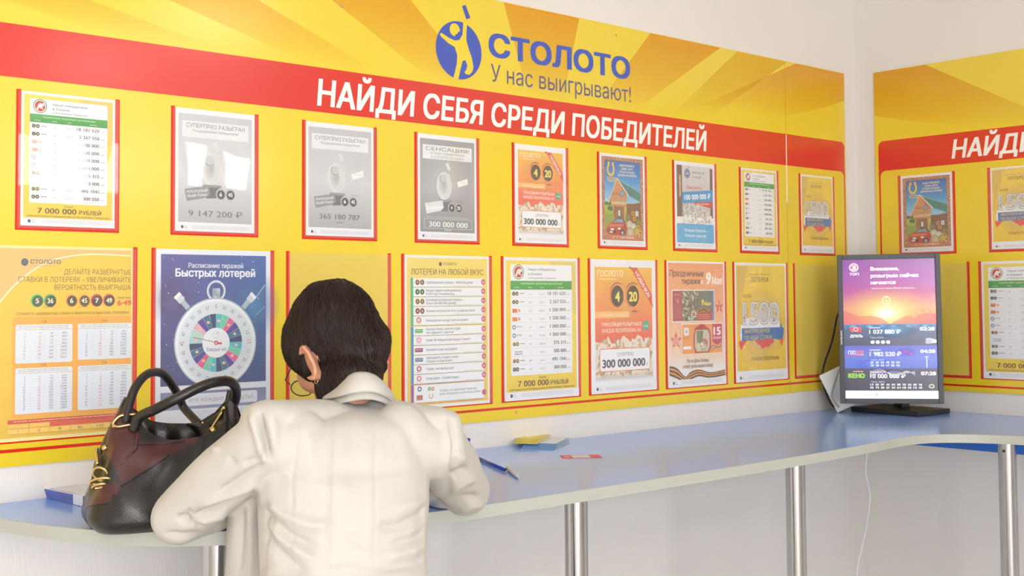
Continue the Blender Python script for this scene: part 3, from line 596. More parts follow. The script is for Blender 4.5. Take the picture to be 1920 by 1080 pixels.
def art_list(P):
    P.rect(0, 0, 100, 141.4, (238, 236, 228)); P.rect(2.5, 2.5, 95, 136, (238, 214, 104), (232, 200, 84))
    
    P.disc(41, 8, 1.8, 2, (110, 80, 40)); P.text('СТОЛОТО', 44, 9, 2.4, (120, 88, 40), w=16, bold=.03); P.text('ЛОТЕРЕИ НА ЛЮБОЙ ВКУС', 7, 18, 5.4, (112, 80, 34), w=86, bold=.012)
    rows = [('Гарантированный суперприз – 300 000 000 рублей!', 56, 0, (190, 120, 50)), ('Каждую неделю новый миллионер!', 42, 'В 2014 году 74 миллионера.', (60, 130, 60)), ('Крупнейший разыгранный суперприз –', 44, 'более 350 000 000 рублей!', (190, 140, 50)), ('Крупные выигрыши уже за 4 и 5 угаданных чисел!', 58, 0, (160, 60, 40)), ('Возрождённая легенда советских времён!', 50, 0, (220, 110, 80)),
            ('Выиграть можно, даже не угадав', 40, 'ни одного числа!', (90, 180, 80)), ('Более 100 победителей каждые 15 минут!', 52, 0, (230, 150, 160)), ('Выбирай, играй, выигрывай!', 36, 0, (150, 60, 80)), ('Выигрывайте, угадав 12 чисел.', 38, 'Побеждайте, не угадав ни одного!', (120, 130, 150)), ('Проще, чем дважды два!', 32, 0, (200, 70, 100)), ('Когда удача – лучший козырь!', 38, 0, (220, 130, 120))]
    y = 21.5
    P.rect(6.5, 21, 3, 44.5, (70, 180, 130)); P.rect(6.5, 66, 3, 53, (56, 140, 190)); P.rect(6.5, 119.5, 3, 17, (150, 80, 160))
    for i, (t, w_, t2, c) in enumerate(rows):
        hh = 8.2; yy = 21.3+i*8.85+(.6 if i > 4 else 0)
        P.rect(9.5, yy, 83, hh, (238, 240, 242)); P.rect(9.5, yy+hh, 83, .35, (120, 110, 90))
        if i < 4: balls(P, 14.2, yy+3.8, 2.6, '4', '5', c, c)
        elif i in (5, 7, 8): P.rrect(11, yy+2.2, 9, 3.6, .6, c); P.fine(12, yy+3.4, 7, 1, (240, 245, 240))
        else: P.disc(15.5, yy+3.4, 2.8, 2.6, c, inner=.5); P.fine(12, yy+6.4, 7, 1, (200, 110, 110))
        P.text(t, 24, yy+(5 if not t2 else 3.6), 2.3, (84, 86, 94), w=w_, bold=.01)
        if t2: P.text(t2, 24, yy+6.8, 2.3, (84, 86, 94), w=w_*.8, bold=.01)
        P.fine(68 if i > 4 else 56, yy+7.2, 22 if i > 4 else 34, 1, (190, 180, 110))
        P.disc(92.5, yy+3.4, 2.7, 2.8, (196, 90, 130)); P.text('50', 92.5, yy+4.5, 2.1, (250, 220, 235), al='c', w=3.2)
    yy = 119.3+.2
    P.rect(9.5, yy, 83, 17, (238, 240, 242)); P.rect(9.5, yy, 83, .4, (190, 70, 110)); P.rect(9.5, yy+16.6, 83, .4, (190, 70, 110))
    P.disc(16, yy+4, 2.4, 2.4, (90, 110, 130), inner=.5); P.disc(27, yy+4.5, 1.8, 1.8, (100, 180, 80), inner=.4); P.disc(31, yy+4.5, 1.8, 1.8, (220, 140, 60), inner=.4); P.disc(29, yy+11, 2.4, 2.6, (200, 130, 60), inner=.7, a0=-60, a1=240); balls(P, 13.5, yy+12, 1.8, '', '', (170, 80, 60), (200, 140, 110)) if False else P.rect(12.5, yy+9.6, 7, 4.6, (190, 110, 90))
    P.text('Лотереи, где выигрывают квартиры,', 39, yy+7.6, 2.2, (110, 112, 118), w=45); P.text('дома, автомобили и миллионы рублей!', 39, yy+10.8, 2.2, (110, 112, 118), w=49); P.disc(92.5, yy+11, 2.7, 2.8, (196, 90, 130))
    P.fine(10, 137.4, 80, 1, (190, 160, 80))
def art_may(P):
    P.rect(0, 0, 100, 141.4, (240, 238, 238)); P.vgrad(2, 2, 96, 120, [(0, (234, 160, 110)), (.4, (240, 176, 130)), (.8, (244, 206, 176)), (1, (240, 232, 226))])
    P.text('Праздничные', 4, 17, 7, (110, 84, 66), w=58, bold=.03, shear=.15); P.text('тиражи', 24, 25.5, 6.4, (110, 84, 66), w=32, bold=.03, shear=.15)
    P.text('к', 58, 25.5, 5.6, (246, 236, 226), w=5, bold=.03); P.text('9', 66, 25.5, 13.5, (250, 244, 236), w=9, bold=.05, shear=.1); P.text('Мая!', 77, 25.5, 8, (250, 244, 236), w=19, bold=.04, shear=.1)
    P.rect(7.5, 32, 74, 37, (232, 226, 218)); P.rect(9, 33.4, 71, 34, (140, 120, 90)); P.rect(9, 33.4, 16, 34, (178, 76, 84))
    P.text('16', 17, 47, 6, (226, 180, 176), al='c'); P.fine(11, 37, 12, 2, (226, 190, 186)); P.fine(11, 52, 12, 8, (214, 150, 150), 1.7)
    R = random.Random(21)
    for i in range(120): P.disc(R.uniform(26, 52), R.uniform(35, 66), R.uniform(.8, 2.4), R.uniform(.8, 2.4), R.choice([(190, 186, 160), (140, 140, 120), (96, 98, 80), (214, 210, 190), (110, 104, 90)]), n=7)
    P.star(44, 60, 5.4, (226, 220, 210), 8, .6); P.disc(44, 60, 2.6, 2.6, (180, 120, 110)); P.poly([(52, 34), (75, 34), (75, 52), (50, 54)], (120, 126, 110)); P.text('9', 57, 50, 7, (240, 210, 60), bold=.05, shear=.2); P.text('Мая', 62, 50, 4, (240, 214, 80), w=12, bold=.04, shear=.2)
    for k, c in enumerate(((200, 120, 60), (60, 44, 40), (200, 120, 60))): P.curve([(52, 56+k*1.4), (62, 53+k*1.4), (70, 57+k*1.4), (76, 53+k*1.4)], 1.3, c)
    P.rect(50, 58.6, 26, 8.8, (190, 74, 56)); P.fine(52, 60.4, 20, 3, (240, 214, 200), 2); P.rect(76, 33.4, 3.6, 34, (110, 130, 170))
    P.star(89, 52, 8, (214, 92, 84)); P.text('БОЛЕЕ', 89, 50, 1.8, (250, 230, 226), al='c'); P.text('2', 89, 55, 4, (250, 230, 226), al='c', bold=.03); P.text('МЛН', 89, 58, 1.6, (250, 230, 226), al='c')
    P.rect(22, 70, 73, 36, (240, 230, 222)); P.rect(23.4, 71.4, 70, 33.4, (236, 160, 90))
    P.rrect(27, 75, 8, 9, 1.4, (240, 240, 242)); P.text('Н', 31, 81.5, 4, (70, 100, 150), al='c', bold=.04); P.fine(25, 86, 13, 2, (170, 90, 60)); P.rrect(25, 96, 14, 3.4, 1.6, (240, 240, 240))
    P.poly([(46, 76), (50, 74), (54, 71.5), (62, 71.5), (66, 75), (71, 77), (73, 84), (73, 98), (70, 104), (46, 104), (43, 98), (43, 84)], (176, 62, 50)); P.poly([(47, 78), (68, 78), (71, 84), (71, 97), (68, 102.6), (48, 102.6), (45, 97), (45, 84)], (206, 196, 176)); P.poly([(48, 79), (60, 79), (58, 94), (49, 92)], (120, 130, 96)); P.disc(62, 94, 6, 6, (196, 110, 90)); notes(P, 47, 92, 69, 102, 14)
    P.poly([(76, 71.4), (93.4, 71.4), (93.4, 92), (85, 96), (76, 92)], (196, 66, 84)); P.text('15', 84.5, 84, 9, (250, 240, 240), al='c', w=13, bold=.05); P.text('КВАРТИР', 84.5, 89, 2.6, (250, 240, 240), al='c', w=14, bold=.02); P.curve([(70, 101), (78, 96), (86, 99), (93, 94)], .8, (90, 110, 160)); P.curve([(72, 103), (80, 99), (93, 98)], .5, (70, 70, 80))
    P.star(13.5, 89, 10, (224, 108, 96)); P.fine(9, 86, 9, 4, (250, 220, 214), 2.1, .9)
    P.text('Пусть День Победы', 31, 114.5, 4, (120, 88, 66), w=38, bold=.01, shear=.1); P.text('станет днём ваших побед!', 24, 120.5, 4, (120, 88, 66), w=52, bold=.01, shear=.1)
    for k in range(5): P.curve([(2, 118+k*2.1), (14, 121+k*2.3), (28, 131+k*1.2), (38, 126+k*1.6), (52, 124+k*1.4), (72, 128+k*1.1), (98, 126+k*1.1)], 2.0, ((84, 60, 48), (222, 150, 80))[k % 2])
    P.rect(2, 133.4, 96, 7, (240, 238, 240)); paper_strip(P, (240, 240, 242))
def art_tables(P):
    P.rect(0, 0, 100, 141.4, (240, 226, 150)); P.rect(1, 2, 98, 137, (236, 200, 60), (228, 186, 40)); P.poly([(1, 2), (98, 2), (98, 6), (60, 6), (25, 18), (1, 42)], (236, 190, 110)); P.curve([(1, 42), (15, 26), (35, 12), (62, 5.6), (98, 6)], 1, (250, 240, 200))
    P.disc(19, 12, 2.6, 2.8, (90, 90, 110)); P.text('СТОЛОТО', 23, 13, 3, (100, 96, 100), w=22, bold=.04); P.fine(23, 14.4, 20, 1, (190, 150, 90))
    for i, (t, w_) in enumerate((('ДЕЛАЙТЕ РАЗВЁРНУТЫЕ', 51), ('СТАВКИ В ЛОТЕРЕЯХ – УВЕЛИЧИВАЙТЕ', 84), ('ВЕРОЯТНОСТЬ ВЫИГРЫША', 58))): P.text(t, 98.5, 20.6+i*5.8, 3.9, (104, 90, 40), al='r', w=w_)
    balls(P, 28, 40, 4.6, '5', '36', (60, 140, 70), (70, 120, 60)); balls(P, 53, 40, 4.6, '6', '45', (190, 120, 60), (190, 130, 50)); balls(P, 78, 40, 4.6, '7', '49', (150, 50, 50), (140, 60, 40)) if False else None
    balls(P, 72, 40, 4.6, '7', '49', (150, 50, 50), (140, 60, 40)); P.text('спортлото', 88, 39, 1.8, (110, 60, 80), w=11); P.text('6·49', 88, 44, 4, (220, 90, 60), w=11, bold=.05); P.fine(33, 44.6, 8, 1, (140, 110, 50)); P.fine(58, 44.6, 8, 1, (140, 110, 50))
    P.text('Стоимость развёрнутых ставок и вероятность выиграть суперприз', 55, 50.5, 2.4, (150, 80, 40), al='c', w=84)
    P.rect(11, 52, 88, 73, (238, 170, 60))
    R = random.Random(3)
    for (x, y, h, n) in ((13, 57.5, 28, 8), (58, 57.5, 27, 9), (13, 89, 33, 13), (58, 89, 33, 11)):
        P.rrect(x, y, 41, h, 1.4, (226, 232, 240)); P.text('5·36', x+20, y-1.2, 2, (110, 120, 60), al='c'); P.rect(x, y+3.5, 41, .3, (200, 170, 90)); P.fine(x+2, y+1, 36, 2, (170, 150, 120), 1.2)
        for i in range(n):
            yy = y+6.4+i*(h-7.5)/n*1.0+.6; P.rect(x+1, yy+.7, 39, .15, (206, 214, 226)); P.L -= 1
            for cx, l, c in ((5, 1, (110, 112, 120)), (16, 2, (214, 120, 130)), (25, 3, (110, 112, 120)), (35, 5, (110, 112, 120))): P.text(''.join(R.choice('1234567890') for _ in range(l+(i > 3))), x+cx+2, yy, 1.4, c, al='r')
        for cx in (11, 20, 29): P.rect(x+cx, y, .15, h, (206, 214, 226))
    P.rect(8, 126, 91, 2.6, (206, 80, 66)); P.fine(12, 127, 80, 1, (250, 220, 200)); 
    for i in range(6): P.rect(8+i*15, 129, 14.6, 3, (236, 186, 90) if i < 2 else (214, 90, 70)); P.rect(8+i*15, 132.4, 14.6, 3.6, (240, 196, 100)); P.text(('1', '10', '90', '840', '4 200', '')[i] or '·', 15+i*15, 135.4, 2.2, (110, 84, 40), al='c')
ARTS = {}
def poster(art, wall, x, zt, big, label, extra=''):
    w_, h_ = (.3015, .419) if big else (.2095, .2925); fw, fh = (WL_, HL) if big else (WU, HU)
    px = x+(fw-w_)/2; pz = zt-.0025
    if wall == 'A': t = thing('poster', label, 'poster', (px, -.0009, pz-h_), 0, 'lottery posters in the board pockets')
    else: t = thing('poster', label, 'poster', (-.0009, -px, pz-h_), -math.pi/2, 'lottery posters in the board pockets')
    link('paper', nbox((0, 0, 0), (w_, .0002, h_)), mat('poster_paper', (240, 240, 240), .5), t)
    sc = w_/100
    if art not in ARTS:
        P = Print(.000012); ARTS[art] = (P, globals()['art_'+art](P))
    P = ARTS[art][0]
    key = (art, big)
    if key in ARTS:
        o = ARTS[key].copy(); COL.objects.link(o); o.parent = t
    else:
        o = P.build('printed_artwork', t, sc, y0=.00002, loc=(0, 0, h_)); o.data.transform(Matrix.Diagonal((1, 1, h_/(141.4*sc), 1))); ARTS[key] = o
    return t
UX = [-(3.2575-i*.35784) for i in range(9)]; LX = [-(3.3046-i*.35818) for i in range(9)]
poster('winners', 'A', UX[0], ZU, 0, 'small yellow winners table poster in the upper row, leftmost, under window glare')
poster('superprize_b', 'A', UX[1], ZU, 0, 'pale grey poster in the upper row reading 9 147 200, second from the left')
poster('superprize_a', 'A', UX[2], ZU, 0, 'light grey trophy poster in the upper row reading 365 180 787')
poster('sensation', 'A', UX[3], ZU, 0, 'darker grey trophy poster in the upper row with heading СЕНСАЦИЯ')
poster('gosloto', 'A', UX[4], ZU, 0, 'small orange 4 and 20 poster in the upper row, 300 000 000')
poster('house', 'A', UX[5], ZU, 0, 'small wooden house and red car poster on the long board, upper row')
poster('housing', 'A', UX[6], ZU, 0, 'small blue bottomed poster reading 100 000 000 over banknotes')
poster('winners', 'A', UX[7], ZU, 0, 'small yellow winners table poster in the upper row, left of the board joint')
poster('1500', 'A', UX[8], ZU, 0, 'small yellow 1500 poster at the right end of the long board')
poster('tables', 'A', LX[0], ZL, 1, 'large yellow sheet with four number tables, behind the handbag at far left')
poster('stopwatch', 'A', LX[1], ZL, 1, 'large dark blue poster with a silver stopwatch behind the handbag handles')
poster('list', 'A', LX[3], ZL, 1, "large yellow poster listing eleven lotteries in rows, right of the woman's head")
poster('winners', 'A', LX[4], ZL, 1, 'large yellow winners table poster in the lower row of the long board')
poster('gosloto', 'A', LX[5], ZL, 1, 'large orange 4 and 20 poster in the lower row, 300 000 000')
poster('may', 'A', LX[6], ZL, 1, 'large peach holiday poster with red stars and striped ribbon')
poster('1500', 'A', LX[7], ZL, 1, 'large yellow 1500 poster in the lower row of the long board')
poster('house', 'B', RUX[0], ZU, 0, 'small wooden house and red car poster on the right wall board')
poster('1500', 'B', RUX[1], ZU, 0, 'small yellow 1500 poster on the right wall board, cut by the frame')
poster('winners', 'B', RLX[1], ZL, 1, 'large yellow winners table poster on the right wall board, right of the screen')
# ------------------------------------------------------------------ counter
ZCT = H-.4235; TH = .026
BLUE = mat('blue_laminate', (138, 177, 250), .17, spec=.5, vary=(2, .03, (1, 1, 1)))
EDGE = mat('grey_edge_band', (178, 181, 174), .45)
BRB = mat('bright_blue_laminate', (42, 108, 200), .4)
cnt = thing('counter', 'long pale blue wall counter on steel legs, bending round the room corner', 'counter', (0, 0, 0))
def fillet(P, k=8): return [(p.x, p.y) for p in smoothpts([(x, y, 0) for x, y in P], k)]
left_front = fillet([(-3.372, 0), (-3.368, -.08), (-3.338, -.2), (-3.275, -.39), (-3.18, -.53), (-3.06, -.62), (-2.85, -.693), (-2.6, -.722), (-2.3, -.727), (-1.9, -.728), (-1.4, -.722), (-1.03, -.700)], 6)
jx0, jx1 = -.90, -1.03
Ltop = left_front + [(jx0, .004)] + [(-3.372, .004)]
corner_front = fillet([(-1.029, -.700), (-.9, -.688), (-.79, -.692), (-.70, -.735), (-.625, -.84), (-.582, -1.0), (-.57, -1.2), (-.57, -1.6)], 6)
Rtop = corner_front + [(-.57, -2.6), (.004, -2.6), (.004, .004), (jx0+.0012, .004)]
def worktop(pts, front, name):
    bm = bmesh.new(); prism(bm, pts, ZCT-TH, ZCT)
    o = link(name, bm, BLUE, cnt)
    bm = bmesh.new(); n = len(front)      # edge band just outside the front curve
    out = []
    for i, (x, y) in enumerate(front):
        a = Vector(front[max(i-1, 0)]); b = Vector(front[min(i+1, n-1)]); t = (b-a).normalized(); out.append((x+t.y*.0016, y-t.x*.0016))
    R = []
    for (a, b) in zip(front, out): R.append([bm.verts.new((a[0], a[1], ZCT+.0002)), bm.verts.new((b[0], b[1], ZCT-.0006)), bm.verts.new((b[0], b[1], ZCT-TH)), bm.verts.new((a[0], a[1], ZCT-TH-.0004))])
    for A, B in zip(R, R[1:]):
        for k in range(4): bm.faces.new((A[k], A[(k+1) % 4], B[(k+1) % 4], B[k]))
    bm.faces.new(R[0]); bm.faces.new(R[-1][::-1]); bmesh.ops.recalc_face_normals(bm, faces=bm.faces)
    link('edge_band', bm, EDGE, o)
    return o
# outward is away from the wall: fronts run towards +x / -y
worktop(Ltop, left_front, 'worktop'); worktop(Rtop, corner_front+[(-.57, -2.6)], 'worktop')
STEEL = mat('brushed_steel', (186, 186, 188), .17, metal=1)
for (x, y) in ((-3.075, -.56), (-2.24, -.675), (-1.40, -.675), (-.578, -.868)):
    p = Vector((x, y, 0))
    bm = bmesh.new(); tube(bm, [(x, y, .012), (x, y, ZCT-TH)], .0265, 32, cap=False); lg = link('leg', bm, STEEL, cnt, True)
    bm = bmesh.new(); tube(bm, [(x, y, 0), (x, y, .012)], .05, 32); link('foot_plate', bm, STEEL, lg)
    bm = bmesh.new(); q = (CAM-Vector((x, y, CAM.z))).normalized(); s_ = Vector((q.y, -q.x, 0)); 
    c = Vector((x, y, ZCT-TH-.022))+q*.024-s_*(-.010); tube(bm, [c, c+q*.004], .0042, 12); link('screw_hole', bm, mat('black_hole', (16, 16, 18), .7), lg) if x > -1 else bm.free()
link('support_rail', nbox((-.018, -2.6, H-.556), (.0055, -.02, ZCT-TH), .001), BRB, cnt)
link('support_rail', nbox((-3.2, -.018, ZCT-TH-.045), (-.02, .0055, ZCT-TH), .001), mat('pale_rail', (214, 210, 204), .5), cnt)
# white cable under the counter
pts = [(-.16, -.02, ZCT-TH), (-.165, -.014, H-.53), (-.15, -.03, H-.60), (-.128, -.035, H-.68), (-.13, -.03, H-.76), (-.15, -.02, H-.86), (-.19, -.012, H-.98), (-.24, -.008, H-1.1), (-.3, -.004, H-1.3), (-.33, -.004, .09)]
pts = [Vector(p)+Vector((.0, 0, 0)) for p in pts]
PXC = [(1626, 846), (1623, 880), (1627, 905), (1631, 930), (1628, 965), (1622, 1000), (1614, 1035), (1606, 1080)]
pts = [D(x, y, 4.40) for x, y in PXC]; pts += [pts[-1]+Vector((-.03, 0, -.2)), pts[-1]+Vector((-.02, 0, -.38))]
bm = bmesh.new(); tube(bm, smoothpts(pts, 6), .0028, 8); tag(link('cable', bm, mat('white_cable', (232, 232, 234), .4), None, True), 'thin white cable hanging down below the counter near the corner', 'cable')
# ------------------------------------------------------------------ monitor
tl, tr_, br, bl = D(1568, 478, 4.375), D(1762, 475, 4.30), D(1771, 757, 4.28), D(1578, 757, 4.355)
xv = ((tr_-tl)+(br-bl)).normalized(); upv = ((tl-bl)+(tr_-br)); zv = (upv-xv*upv.dot(xv)).normalized(); yv = zv.cross(xv)
W_ = ((tr_-tl).length+(br-bl).length)/2; H_ = upv.length/2; ctr = (tl+tr_+br+bl)/4
mon = thing('monitor', 'black upright monitor with sunset lottery screen on the counter in the corner', 'monitor')
MM = Matrix((xv, yv, zv)).transposed().to_4x4(); MM.translation = ctr; mon.matrix_world = MM
BLK = mat('black_monitor_plastic', (58, 60, 66), .42); DBL = mat('dark_plastic', (34, 34, 38), .45)
bm = bmesh.new(); f = .0175; fb = .021
a, b = W_/2, H_/2
box(bm, (-a, 0, -b), (-a+f, .022, b), .0015); box(bm, (a-f, 0, -b), (a, .022, b), .0015); box(bm, (-a+f, 0, b-f), (a-f, .022, b), .0015); box(bm, (-a+f, 0, -b), (a-f, .022, -b+f), .0015)
link('bezel', bm, BLK, mon)
bm = bmesh.new(); box(bm, (-a+.004, .012, -b+.004), (a-.004, .04, b-.004), .004); box(bm, (-a+.05, .04, -b+.1), (a-.05, .055, b-.1), .006); link('back_cover', bm, DBL, mon)
P = Print(.00003); P.eps = .00003
sw, sh = W_-2*f, H_-2*f
u = 100/sw*1; HS = sh*100/sw      # screen is 100 wide, HS high
k = HS/141.0
def Y(v): return v*k
P.vgrad(0, 0, 100, Y(66), [(0, (150, 80, 160)), (.3, (176, 84, 176)), (.5, (200, 90, 150)), (.75, (246, 170, 120)), (1, (236, 110, 110))])
P.rect(0, 0, 100, Y(66), (140, 70, 170, .55), (190, 70, 150, .2), (190, 110, 160, 0.0), (230, 110, 120, 0))
P.disc(47, Y(55), 55, Y(30), (255, 240, 130, 1), (255, 190, 110, 0), n=48); P.disc(47, Y(54), 30, Y(15), (255, 250, 200, 1), (255, 240, 140, 0), n=40); P.disc(46, Y(55), 15, Y(8), (255, 255, 250, 1), (255, 255, 230, 0), n=30)
P.poly([(0, Y(52)), (8, Y(54)), (18, Y(58)), (30, Y(57)), (42, Y(60)), (50, Y(66)), (0, Y(66))], (226, 110, 110, .6)); P.poly([(56, Y(63)), (66, Y(58)), (80, Y(57)), (92, Y(55)), (100, Y(56)), (100, Y(66)), (50, Y(66))], (226, 110, 110, .6))
for cx, cy, r in ((72, 55, 5), (82, 54, 6), (90, 53, 5), (76, 58, 5), (84, 51, 3)): P.disc(cx, Y(cy), r, Y(r*.5), (255, 196, 120, .8), (255, 170, 110, 0), n=16)
P.disc(47, Y(42), 4.6, Y(4.6), (255, 246, 200, .9), inner=.75); P.line(47, Y(39), 47, Y(45), .6, (255, 236, 160)); P.line(44, Y(42), 50, Y(42), .6, (255, 236, 160))
P.disc(12.5, Y(8), 5.2, Y(4.4), (230, 70, 110)); P.disc(12.5, Y(8), 5.2, Y(4.4), (236, 232, 246), inner=.72); P.text('3', 12.5, Y(10.2), Y(4.4), (255, 255, 255), al='c', w=5, bold=.06); P.text('ТОП', 7.5, Y(16), Y(2.5), (255, 250, 255), w=10.5, bold=.06)
for t, x, y, w_ in (('Внимание,', 30.5, 11.4, 31), ('розыгрыш сейчас', 30.5, 18.4, 52), ('начнется', 30.5, 25.4, 27)): P.text(t, x, Y(y), Y(3.6), (255, 252, 255), w=w_, bold=.05)
P.text('Трансляция тиража №96806 завершена...', 31, Y(30.2), Y(1.5), (250, 220, 250), w=48, bold=.02)
def strip(y0, y1, c0, c1): P.rect(0, Y(y0), 100, Y(y1-y0), c0, c1)
P.vgrad(0, Y(66), 100, Y(21.5), [(0, (70, 130, 180)), (.25, (50, 80, 120)), (1, (44, 52, 84))])
for cx in (10, 28, 42, 54, 70, 88): P.disc(cx, Y(68), 7, Y(3.2), (150, 215, 240, .75), (70, 130, 190, 0), n=14)
P.disc(54, Y(72), 26, Y(8), (110, 180, 220, .8), (60, 110, 170, 0), n=24)
P.disc(9.5, Y(71), 3, Y(2.6), (226, 60, 80)); P.disc(16, Y(71.2), 3.4, Y(3), (226, 60, 80)); P.disc(13, Y(71), 2.8, Y(2.4), (240, 190, 200), inner=.6); P.text('ДУЭЛЬ', 6.5, Y(79), Y(2.6), (250, 250, 255), w=14, bold=.06)
def info(y, num, sup, tir, tm, w_):
    P.text(sup, 27.5, Y(y+2.6), Y(1.7), (235, 245, 255), w=12, bold=.03); P.text(num, 27.5, Y(y+8), Y(4.2), (255, 255, 255), w=w_, bold=.03); P.text(tir, 28, Y(y+12.6), Y(1.6), (190, 210, 240), w=15, bold=.01)
    P.text(tm, 98, Y(y+5), Y(3.5), (250, 250, 255), al='r', w=16, bold=.05)
info(67.5, '1 037 880 ₽', 'Суперприз', 'Тираж 32362', '02:28', 34)
for i in range(4): P.disc(31+i*5.6, Y(84), 2.2, Y(1.7), (250, 250, 255)); P.text('0', 31+i*5.6, Y(84.7), Y(1.4), (90, 100, 130), al='c', w=1.2)
for i in range(4): P.curve([(88, Y(81.4+i*1.3)), (92, Y(80.6+i*1.5)), (99.5, Y(82.4+i*.7))], .9, (236, 240, 250))
P.vgrad(0, Y(87.5), 100, Y(23), [(0, (84, 92, 200)), (.5, (88, 110, 214)), (1, (70, 100, 204))]); P.disc(66, Y(94), 10, Y(5), (180, 60, 170, .8), (90, 90, 210, 0)); P.disc(72, Y(96), 5, Y(2.6), (214, 70, 140, .8), (120, 80, 190, 0)); P.disc(30, Y(106), 20, Y(6), (110, 140, 240, .6), (80, 100, 214, 0))
P.text('ГОС', 4, Y(96), Y(3.4), (236, 240, 250), w=8, bold=.06); P.text('ЛОТО', 12, Y(96), Y(3.4), (240, 120, 130), w=9, bold=.06); P.rect(4, Y(96.4), 17, Y(1.2), (220, 90, 100), None, (240, 240, 250))
info(90, '1 982 520 ₽', 'Суперприз', 'Тираж 62367', '04:58', 34)
for r_, row in enumerate((('07', '30', '01', '40', '22', '01'), ('25', '40', '55', '17', '06', '02'))):
    for i, t in enumerate(row): P.text(t, 28+i*5.6, Y(105.4+r_*3), Y(1.9), (245, 248, 255), w=3.6, bold=.05)
P.rect(88, Y(99), 1.2, Y(11), (220, 224, 240)); P.rect(86.5, Y(98.6), 4.2, Y(.7), (240, 240, 250))
P.vgrad(0, Y(110.5), 100, Y(22.5), [(0, (52, 44, 78)), (1, (44, 42, 66))]); P.disc(40, Y(116), 14, Y(4), (150, 60, 150, .7), (60, 50, 90, 0))
for i, c in enumerate(((230, 110, 220), (110, 220, 240), (240, 220, 160), (110, 220, 240), (200, 140, 240))): P.curve([(27, Y(114+i*1.2)), (40, Y(111.5+i)), (54, Y(120-i*1.5)), (66, Y(113+i*.6)), (76, Y(118-i*1.2))], .5, c)
P.text('КЕНО', 3.5, Y(120), Y(4.2), (150, 220, 60), w=18, bold=.09); P.fine(9, Y(113.2), 11, 1, (240, 190, 170), 1, Y(1))
info(112.3, '10 000 000 ₽', 'Выиграйте', 'Тираж 105776', '07:28', 38)
for r_ in range(2):
    for i in range(10): P.text(str((37*i+r_*23+13) % 80).zfill(2), 27+i*5.8, Y(127.8+r_*3), Y(1.9), (248, 248, 255), w=3.8, bold=.05)
P.disc(93, Y(128.5), 3, Y(2.1), (236, 226, 190), inner=.6)
P.rect(0, Y(133), 100, Y(8.2), (244, 247, 255)); P.text('09:28', 22, Y(138), Y(1.4), (150, 156, 190), w=6); P.text('12:28', 60, Y(138), Y(1.4), (150, 156, 190), w=6); P.disc(34, Y(137), 1.4, Y(1.4), (240, 170, 190, .7))
scr = P.build('screen', mon, sw/100, (GLOW, GLOWS), loc=(-sw/2, .0035+.006, sh/2))
P = Print(.0001); 
P.text('SAMSUNG', -a+.0105, .055, .0052, (214, 214, 218), w=.05, rot=-math.pi/2, bold=.05)
P.build('brand_mark', mon, 1, y0=.0002)
# stand: neck and foot as world pieces expressed in monitor space
inv = MM.inverted()
def inmon(bm): bmesh.ops.transform(bm, matrix=inv, verts=bm.verts); return bm
bc = Vector((-.165, -.262, 0))
ft = nbox((-.1, -.142, ZCT+.0005), (.1, .142, ZCT+.0185), .003, Matrix.Translation(bc) @ Matrix.Rotation(math.radians(-4), 4, 'Z'))
link('foot', inmon(ft), DBL, mon)
nb = nbox((-.03, -.045, ZCT+.018), (.0, .045, H-.08), .004, Matrix.Translation(bc+Vector((.04, .0, 0))) @ Matrix.Rotation(math.radians(-40), 4, 'Z'))
link('neck', inmon(nb), DBL, mon)
nb = bmesh.new(); p0 = ctr+yv*.05; tube(nb, [p0, Vector((bc.x+.03, bc.y, p0.z))], .03, 16); link('hinge', inmon(nb), DBL, mon)
# white network box and black lead
rt = thing('network_box', 'white plastic network box leaning behind the left side of the monitor', 'router')
bm = nbox((-.012, -.06, -.075), (.012, .06, .075), .006)
c = D(1581, 735, 4.46); 
bmesh.ops.transform(bm, matrix=Matrix.Translation((c.x, c.y, ZCT+.072)) @ Matrix.Rotation(math.radians(-48), 4, 'Z') @ Matrix.Rotation(math.radians(70), 4, 'Z') @ Matrix.Rotation(math.radians(-26), 4, 'X'), verts=bm.verts)
zmin = min(v.co.z for v in bm.verts); bmesh.ops.translate(bm, vec=(0, 0, ZCT+.0005-zmin), verts=bm.verts)
link('case', bm, mat('white_plastic', (226, 228, 226), .35), rt)
bm = bmesh.new(); tube(bm, smoothpts([D(1574, 690, 4.46), D(1560, 735, 4.46), D(1562, 748, 4.45), D(1572, 762, 4.45), onZ(1580, 768, ZCT+.004)], 6), .003, 8); link('cord', bm, mat('grey_cord', (170, 172, 170), .4), rt, True)
bm = bmesh.new(); tube(bm, smoothpts([D(1580, 575, 4.40), D(1570, 592, 4.41), D(1560, 640, 4.45), D(1545, 685, 4.5), D(1543, 715, 4.5), D(1552, 745, 4.5), D(1563, 762, 4.48), onZ(1578, 766, ZCT+.005)], 6), .0038, 8)
tag(link('cable', bm, mat('black_cable', (26, 26, 28), .4), None, True), 'black cable curving down behind the left edge of the monitor', 'cable')
